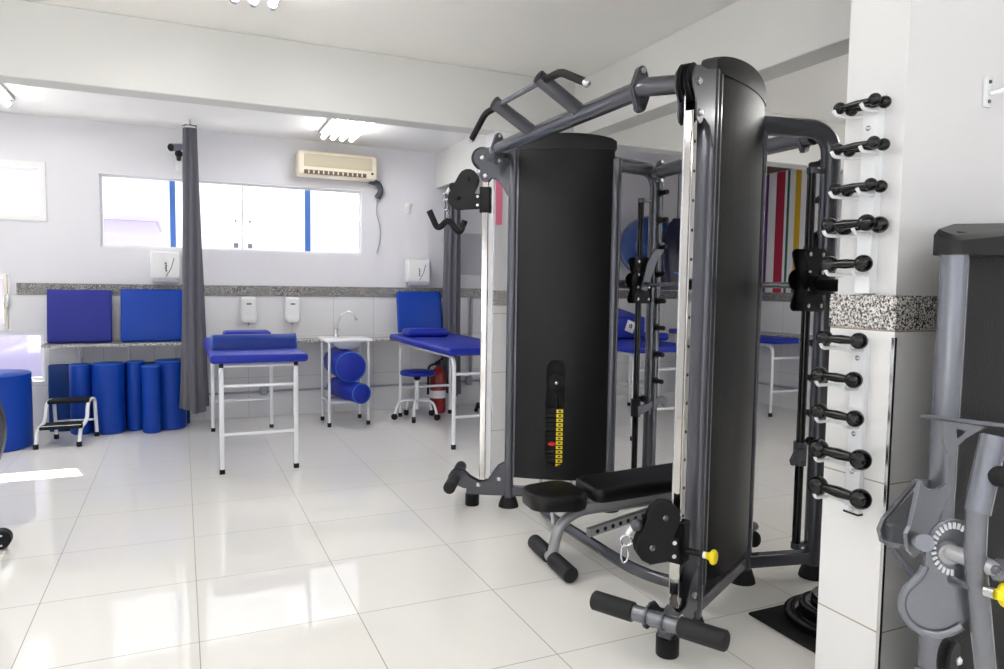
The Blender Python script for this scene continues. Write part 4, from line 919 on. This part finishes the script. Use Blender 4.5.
def dumbbell(x, z, r, ya, yb_, label):
    ym = (ya + yb_) / 2; h = (yb_ - ya) / 2; k = 0.55 * r
    t = thing('dumbbell', (x, ym, z), label, 'dumbbell', 'black dumbbells on the wall rack')
    MB().lathe([(k * 0.85, -h + r * 0.7), (k * 0.85, -h * 0.6), (k * 1.05, 0.0), (k * 0.85, h * 0.6), (k * 0.85, h - r * 0.7)], (x, ym, z), (0, 1, 0), seg=18).build('bar', GLOSSB, t, smooth=60)
    for yy in (ya, yb_):
        MB().lathe([(r * math.sin(PI * i / 14), -r * math.cos(PI * i / 14)) for i in range(15)], (x, yy, z), (0, 1, 0), seg=24).build('head', GLOSSB, t, smooth=80)
    return t
for (z, n, r, ya, yb_), wname in zip(rows, where):
    if n == 1: dumbbell(PX - 0.068, z, r, ya, yb_, 'black glossy dumbbell alone on the ' + wname)
    else:
        dumbbell(PX - 0.068, z, r, ya, yb_, 'black glossy dumbbell on the %s, outer one of the pair' % wname)
        dumbbell(PX - 0.068 + 2 * r + 0.001, z - 0.004, r, ya - 0.003, yb_ - 0.012, 'black glossy dumbbell on the %s, inner one against the pillar' % wname)

# mat and weight plates beside the pillar
tag(MB().span((2.128, 1.70, 0), (2.62, 2.18, 0.012), 0.004).build('rubber_mat', RUBBER), 'thin black rubber mat on the floor beside the pillar', 'mat')
zz = 0.012
for r, h, lb in ((0.222, 0.038, 'largest black weight plate, bottom of the stack on the rubber mat'), (0.165, 0.036, 'second largest black weight plate, lying on the largest one'), (0.12, 0.034, 'third black weight plate of the stack beside the pillar'), (0.078, 0.032, 'smallest black weight plate on top of the stack')):
    t = thing('weight_plate', (2.378, 1.955, zz), lb, 'weight plate', 'stacked weight plates')
    cx_, cy_ = 2.41 + 0.3 * (0.215 - r) * 0.2, 1.955 + 0.1 * (0.215 - r)
    MB().lathe([(r * 0.30, 0.004), (r * 0.92, 0.0), (r, 0.008), (r, h - 0.008), (r * 0.93, h), (r * 0.80, h - 0.003), (r * 0.74, h - 0.012), (r * 0.42, h - 0.012), (r * 0.36, h - 0.002), (r * 0.17, h - 0.002), (r * 0.15, 0.004)], (cx_, cy_, zz), seg=44).build('disc', GLOSSB, t, smooth=50)
    MB().torus((cx_, cy_, zz + h - 0.004), (0, 0, 1), r * 0.17, 0.004, seg=24, rs=8).build('hub_ring', STEEL, t)
    zz += h

# ------------------------------------------------------------------ grey leg machine at the right edge
Y0 = 1.19
lm = thing('leg_machine', (1.95, Y0, 0), 'silver grey exercise machine with a black weight tower at the right edge of the picture', 'exercise machine')
def L_(px, py, y=Y0): return at(px, py, y)
cc_ = at(949.5, 350, Y0 + 0.04); xa, xb = cc_.x - 0.034, cc_.x + 0.034
mb = MB(); ring = [(cc_.x + 0.034 * math.cos(2 * PI * i / 28), Y0 + 0.04 + 0.034 * math.sin(2 * PI * i / 28)) for i in range(28)]
mb.add([V((x, y, z)) for z in (0.04, 1.46) for x, y in ring], [list(range(28)), list(range(28, 56))] + [[i, (i + 1) % 28, 28 + (i + 1) % 28, 28 + i] for i in range(28)])
cl_ = mb.build('column', SILVER, lm)
MB().span((xb - 0.010, Y0 + 0.040, 0.10), (xb + 0.004, Y0 + 0.07, 1.46)).build('edge_trim', SILVER, cl_, smooth=0, bevel=0.004)
MB().span((xb + 0.001, Y0 + 0.046, 0.10), (2.42, Y0 + 0.06, 1.46)).build('shroud', SHROUD, lm, smooth=0)
MB().span((xb + 0.06, Y0 + 0.11, 0.10), (2.42, Y0 + 0.13, 1.46)).build('shroud', SHROUD, lm, smooth=0)
MB().span((2.40, Y0 - 0.02, 0.04), (2.50, Y0 + 0.14, 1.46)).build('column', SILVER, lm, smooth=0, bevel=0.02)
# wedge shaped cap: low front lip, roof rising towards the back
def capring(z_of, grow=0.0):
    base = []
    for k in range(9): base.append((cc_.x - (0.043 + grow) * math.cos(math.radians(80 * k / 8 - 40)), Y0 + 0.04 - (0.050 + grow) * math.sin(math.radians(80 * k / 8 - 40)) * 1.2))
    for k in range(1, 9): base.append((cc_.x + 0.02 + 0.55 * k / 8, Y0 - 0.012 - 0.05 * math.sin(PI * k / 8)))
    base += [(2.51, Y0 + 0.15), (cc_.x + 0.12, Y0 + 0.14)]
    return base
cr_ = capring(0)
m = len(cr_); lo = [V((x, y, 1.448)) for x, y in cr_]
hi = [V((x, y, 1.484 + 0.045 * min(1, max(0, (x - cc_.x) / 0.28)) + 0.30 * max(0, y - (Y0 + 0.02)))) for x, y in cr_]
tp_ = [V((cc_.x + 0.25 + (x - cc_.x - 0.25) * 0.94, Y0 + 0.07 + (y - Y0 - 0.07) * 0.86, max(h_.z + 0.004, 1.492 + 0.34 * max(0, y - Y0)))) for (x, y), h_ in zip(cr_, hi)]
mb = MB(); mb.add(lo + hi + tp_, [[l * m + j, l * m + (j + 1) % m, (l + 1) * m + (j + 1) % m, (l + 1) * m + j] for l in range(2) for j in range(m)] + [list(range(m)), [2 * m + j for j in range(m)]])
cpm = mb.build('top_cap', CAPM, lm, smooth=30)
MB().box((cc_.x + 0.035, Y0 + 0.055, 1.509), (0.035, 0.02, 0.006), 0.002).build('cap_recess', BLACK, cpm)
# crossing plate and its bracket
yp = Y0 - 0.03
f4 = [at(921, 414, Y0 + 0.03), at(1030, 426.5, Y0 - 0.10), at(1030, 424.5, Y0 + 0.03), at(926, 413, Y0 + 0.06)]; dn = V((0, 0, -0.011))
mb = MB(); mb.add(f4 + [p + dn for p in f4], [[0, 1, 2, 3], [4, 5, 6, 7], [0, 1, 5, 4], [1, 2, 6, 5], [2, 3, 7, 6], [3, 0, 4, 7]])
cpl = mb.build('cross_plate', SILVER, lm, smooth=0, bevel=0.002)
yb = Y0 - 0.03
bp = [L_(q[0], q[1], yb) for q in ((944, 421), (987, 427), (975, 433), (966, 438), (958, 446), (953, 455), (948, 454), (946, 446), (944, 440))]
mb = MB(); mb.prism(bp, (0, 0.008, 0)); gk = mb.build('bracket', SILVER, lm, smooth=0)
mb = MB(); mb.prism([L_(q[0], q[1], yb - 0.001) for q in ((957, 429), (967, 431), (958, 438))], (0, 0.003, 0)); mb.build('bracket_window', BLACK, gk, smooth=0)
# bracket box on the column's left foot
yf = Y0 - 0.10
side = [L_(q[0], q[1], yf) for q in ((921, 480), (924, 486), (931, 490), (941, 489), (948, 484), (953, 486), (934, 530), (929, 546), (916, 558), (909, 551), (907, 535), (911, 527))]
mb = MB(); mb.prism(side, (0, 0.012, 0)); mb.build('side_plate', SILVER, lm, smooth=0, bevel=0.002)
left = [L_(q[0], q[1], Y0 + 0.05) for q in ((918, 479), (935, 480), (912, 525), (905, 545), (896, 550), (883, 543), (880, 530), (884, 520))]
mb = MB(); mb.prism(left, (0, 0.012, 0)); mb.build('side_plate', SILVER, lm, smooth=0, bevel=0.002)
a0, a1, a2 = L_(918, 482, yf), L_(909, 527, yf), None
b0_, b1_ = L_(920, 480, Y0 + 0.05), L_(885, 522, Y0 + 0.05)
mb = MB(); f4 = [L_(922, 483, yf + 0.006), L_(910, 528, yf + 0.006), L_(885, 521, Y0 + 0.05), L_(919, 480, Y0 + 0.05)]; mb.add(f4 + [p + V((0.006, 0.004, -0.012)) for p in f4], [[0, 1, 2, 3], [4, 5, 6, 7], [0, 1, 5, 4], [1, 2, 6, 5], [2, 3, 7, 6], [3, 0, 4, 7]]); mb.build('cover_plate', SILVER, lm, smooth=0)
mb = MB(); f4 = [L_(910, 531, yf + 0.006), L_(911, 546, yf + 0.006), L_(886, 541, Y0 + 0.05), L_(884, 524, Y0 + 0.05)]; mb.add(f4 + [p + V((0.01, 0.004, 0.0)) for p in f4], [[0, 1, 2, 3], [4, 5, 6, 7], [0, 1, 5, 4], [1, 2, 6, 5], [2, 3, 7, 6], [3, 0, 4, 7]]); mb.build('cover_plate', SILVER, lm, smooth=0)
MB().tube([L_(893, 549, Y0 + 0.04), L_(918, 582, Y0 - 0.02), L_(927, 582, Y0 - 0.02)], 0.008, seg=10).build('stay_rod', GUN, lm)
# pivot shaft, index disc with its slots, cam
yd = Y0 - 0.20
pc = L_(952, 551, yd)
MB().cyl(L_(916, 540, Y0 - 0.08), L_(925, 543, yd + 0.02), 0.019, seg=24).build('pivot_shaft', SILVER, lm)
MB().cyl(L_(921, 542, Y0 - 0.15), L_(926, 543, yd + 0.02), 0.016, seg=24).build('pivot_collar', STEEL, lm)
ax = V((-0.70, -0.714, 0)).normalized(); cam_o = L_(948, 551, yd)
def LP(px, py, off=0.0):
    d = ray(px, py); o_ = cam_o + ax * off; return EYE + d * ((o_ - EYE).dot(ax) / d.dot(ax))
outl = [(948, 520), (956, 519), (965, 522), (973, 528), (979, 537), (982, 547), (982, 556), (978, 567), (973, 576), (973, 590), (974, 606), (970, 617), (962, 626), (952, 632), (940, 635), (928, 634), (916, 629), (907, 620), (902, 609), (902, 598), (906, 589), (914, 582), (921, 575), (925, 566), (926, 552), (928, 540), (932, 530), (939, 523)]
mb = MB(); mb.prism([LP(x, y) for x, y in outl], ax * -0.012); cam_ = mb.build('cam_plate', SILVER, lm, smooth=0, bevel=0.002)
rim = [LP(x, y, 0.004) for x, y in outl[12:24]]
mb = MB(); mb.tube(fillet(rim, 0.02, 3), 0.009, seg=12, rb=0.006).build('cam_rim', SILVER, cam_)
for k in range(17):
    t = math.radians(60 + 13.0 * k); c = math.cos(t); q = math.sin(t)
    mb = MB(); mb.tube([LP(953 + 17 * c, 549 - 20.5 * q, 0.003), LP(953 + 22 * c, 549 - 26.5 * q, 0.003)], 0.0034, seg=8); mb.build('index_slot', ENAMEL, cam_)
dc = LP(948, 551, 0.0)
MB().cyl(dc - ax * 0.01, dc + ax * 0.028, 0.023, seg=28, bev=0.004).build('hub', ALU, lm)
# cross tube and lever arm
yh = yd - 0.07
MB().cyl(LP(949, 551, 0.02), L_(1000, 571, yh - 0.04), 0.0175, seg=24).build('cross_tube', ALU, lm)
ct = MB(); ct.cyl(L_(996, 569, yh - 0.038), L_(1016, 577, yh - 0.05), 0.024, seg=24, bev=0.004); cto = ct.build('tube_end', SILVER, lm)
MB().lathe([(0.010, 0), (0.009, 0.005), (0.005, 0.008)], L_(995.5, 570, yh - 0.062), (-0.45, -0.85, 0), seg=16).build('bolt_cap', GUN, cto)
MB().tube([L_(994, 436, yh), L_(977, 512, yh)], 0.0255, seg=26).build('lever_sleeve', SILVER, lm)
MB().tube([L_(977, 505, yh), L_(975, 553, yh), L_(978, 590, yh), L_(988, 700, yh)], 0.0212, seg=26).build('lever_arm', SILVER, lm)
MB().tube([LP(952, 580, 0.0), L_(974, 588, yh)], 0.011, seg=14).build('index_pin_bar', SILVER, lm)
pbr = MB().tube([L_(986, 591, yh - 0.03), L_(996, 594, yh - 0.05)], 0.012, seg=14).build('pin_barrel', STEEL, lm)
MB().lathe([(0.010, 0), (0.012, 0.008), (0.024, 0.016), (0.027, 0.028), (0.020, 0.038), (0, 0.041)], L_(995, 594, yh - 0.05), (0.85, -0.5, -0.08), seg=20).build('pin_knob', YELLOW, lm)
MB().cyl(L_(996, 476, yh - 0.02), L_(1030, 482, yh - 0.10), 0.022, seg=18).build('side_handle', RUBBER, lm)
# pulley under the cam
pw = L_(942, 655, Y0 - 0.12)
MB().lathe([(0.040, 0), (0.044, 0.005), (0.036, 0.014), (0.044, 0.023), (0.040, 0.028)], pw, V((0.3, -0.95, 0)), seg=30).build('pulley_wheel', BLACK, lm)
MB().lathe([(0.011, 0), (0.011, 0.006), (0.006, 0.012)], pw + V((0.3, -0.95, 0)).normalized() * 0.03, V((0.3, -0.95, 0)), seg=6).build('pulley_bolt', STEEL, lm)
MB().span((xa - 0.05, Y0 - 0.03, 0.0), (2.55, Y0 + 0.12, 0.06)).build('base_beam', SILVER, lm, smooth=0, bevel=0.006)
MB().span((xa - 0.01, Y0 - 0.02, 0.06), (xa + 0.02, Y0 + 0.06, 0.32)).build('base_bracket', SILVER, lm, smooth=0, bevel=0.004)

# white wall bracket at the right edge
wb = thing('wall_bracket', (2.31, PY0, 1.96), 'small white screwed bracket high on the wall at the right edge', 'bracket')
MB().box((2.305, PY0 + 0.006, 1.975), (0.035, 0.012, 0.095), 0.004).build('plate', ENAMEL, wb)
MB().tube([(2.305, PY0, 1.968), (2.40, PY0 - 0.10, 2.0), (2.55, PY0 - 0.16, 2.02)], 0.008, seg=10).build('rod', ENAMEL, wb)
for z in (2.005, 1.945): MB().cyl((2.305, PY0 + 0.002, z), (2.305, PY0 - 0.003, z), 0.006, seg=10).build('screw', GUN, wb)

# exercise bike cut by the left edge
BY = 4.2
bk = thing('exercise_bike', (-1.3, BY, 0), 'dark grey exercise bike mostly cut off by the left edge', 'exercise bike')
MB().lathe([(0.05, -0.09), (0.35, -0.085), (0.405, -0.05), (0.42, 0.0), (0.405, 0.05), (0.35, 0.085), (0.05, 0.09)], (-1.222, BY, 0.61), (0, 1, 0), seg=48).build('flywheel_cover', GUN, bk, smooth=50)
MB().tube([(-1.222, BY, 0.30), (-1.222, BY, 0.06)], 0.035).build('stem', GUN, bk)
MB().tube([(-1.95, BY, 0.06), (-1.02, BY, 0.06)], 0.03).build('base_tube', GUN, bk)
for x in (-1.02, -1.95):
    st_ = MB().tube([(x, BY - 0.22, 0.045), (x, BY + 0.22, 0.045)], 0.028).build('stabilizer', GUN, bk)
    for y in (BY - 0.23, BY + 0.23): MB().ball((x, y, 0.045), 0.043).build('end_cap', BLACK, st_)
fw_ = MB().cyl((-0.845, BY - 0.035, 0.050), (-0.845, BY + 0.03, 0.050), 0.049, seg=26, bev=0.006).build('transport_wheel', BLACK, bk)
MB().tube([(-1.02, BY, 0.06), (-0.845, BY, 0.05)], 0.02).build('wheel_arm', GUN, bk)
for x, z in ((-0.835, 0.075), (-0.836, 0.025)): MB().cyl((x, BY - 0.036, z), (x, BY - 0.040, z), 0.006, seg=8).build('screw', STEEL, fw_)
MB().tube([(-1.55, BY, 0.5), (-1.78, BY, 1.0)], 0.025).build('seat_post', GUN, bk)
MB().box((-1.80, BY, 1.03), (0.26, 0.2, 0.06), 0.025, seg=3).build('saddle', BLACK, bk)

# ------------------------------------------------------------------ light
w = bpy.data.worlds.new('world'); S.world = w; w.use_nodes = True
bg_ = w.node_tree.nodes['Background']; bg_.inputs['Color'].default_value = (0.93, 0.93, 1.0, 1); bg_.inputs['Strength'].default_value = 1.1
sun = bpy.data.lights.new('sun', 'SUN'); sun.energy = 22; sun.angle = 0.009; sun.color = (1, 0.97, 0.92)
so = bpy.data.objects.new('sun', sun); COL.objects.link(so)
so.rotation_euler = V((0.23, -0.84, -1.0)).to_track_quat('-Z', 'Y').to_euler()
vs_ = S.view_settings; vs_.view_transform = 'Standard'; vs_.look = 'None'; vs_.gamma = 1; vs_.exposure = 0.86; vs_.use_curve_mapping = False
try: S.cycles.use_denoising = True
except Exception: pass
S.cycles.max_bounces = 10; S.cycles.diffuse_bounces = 6; S.cycles.sample_clamp_indirect = 8
S.cycles.caustics_reflective = False; S.cycles.caustics_refractive = False
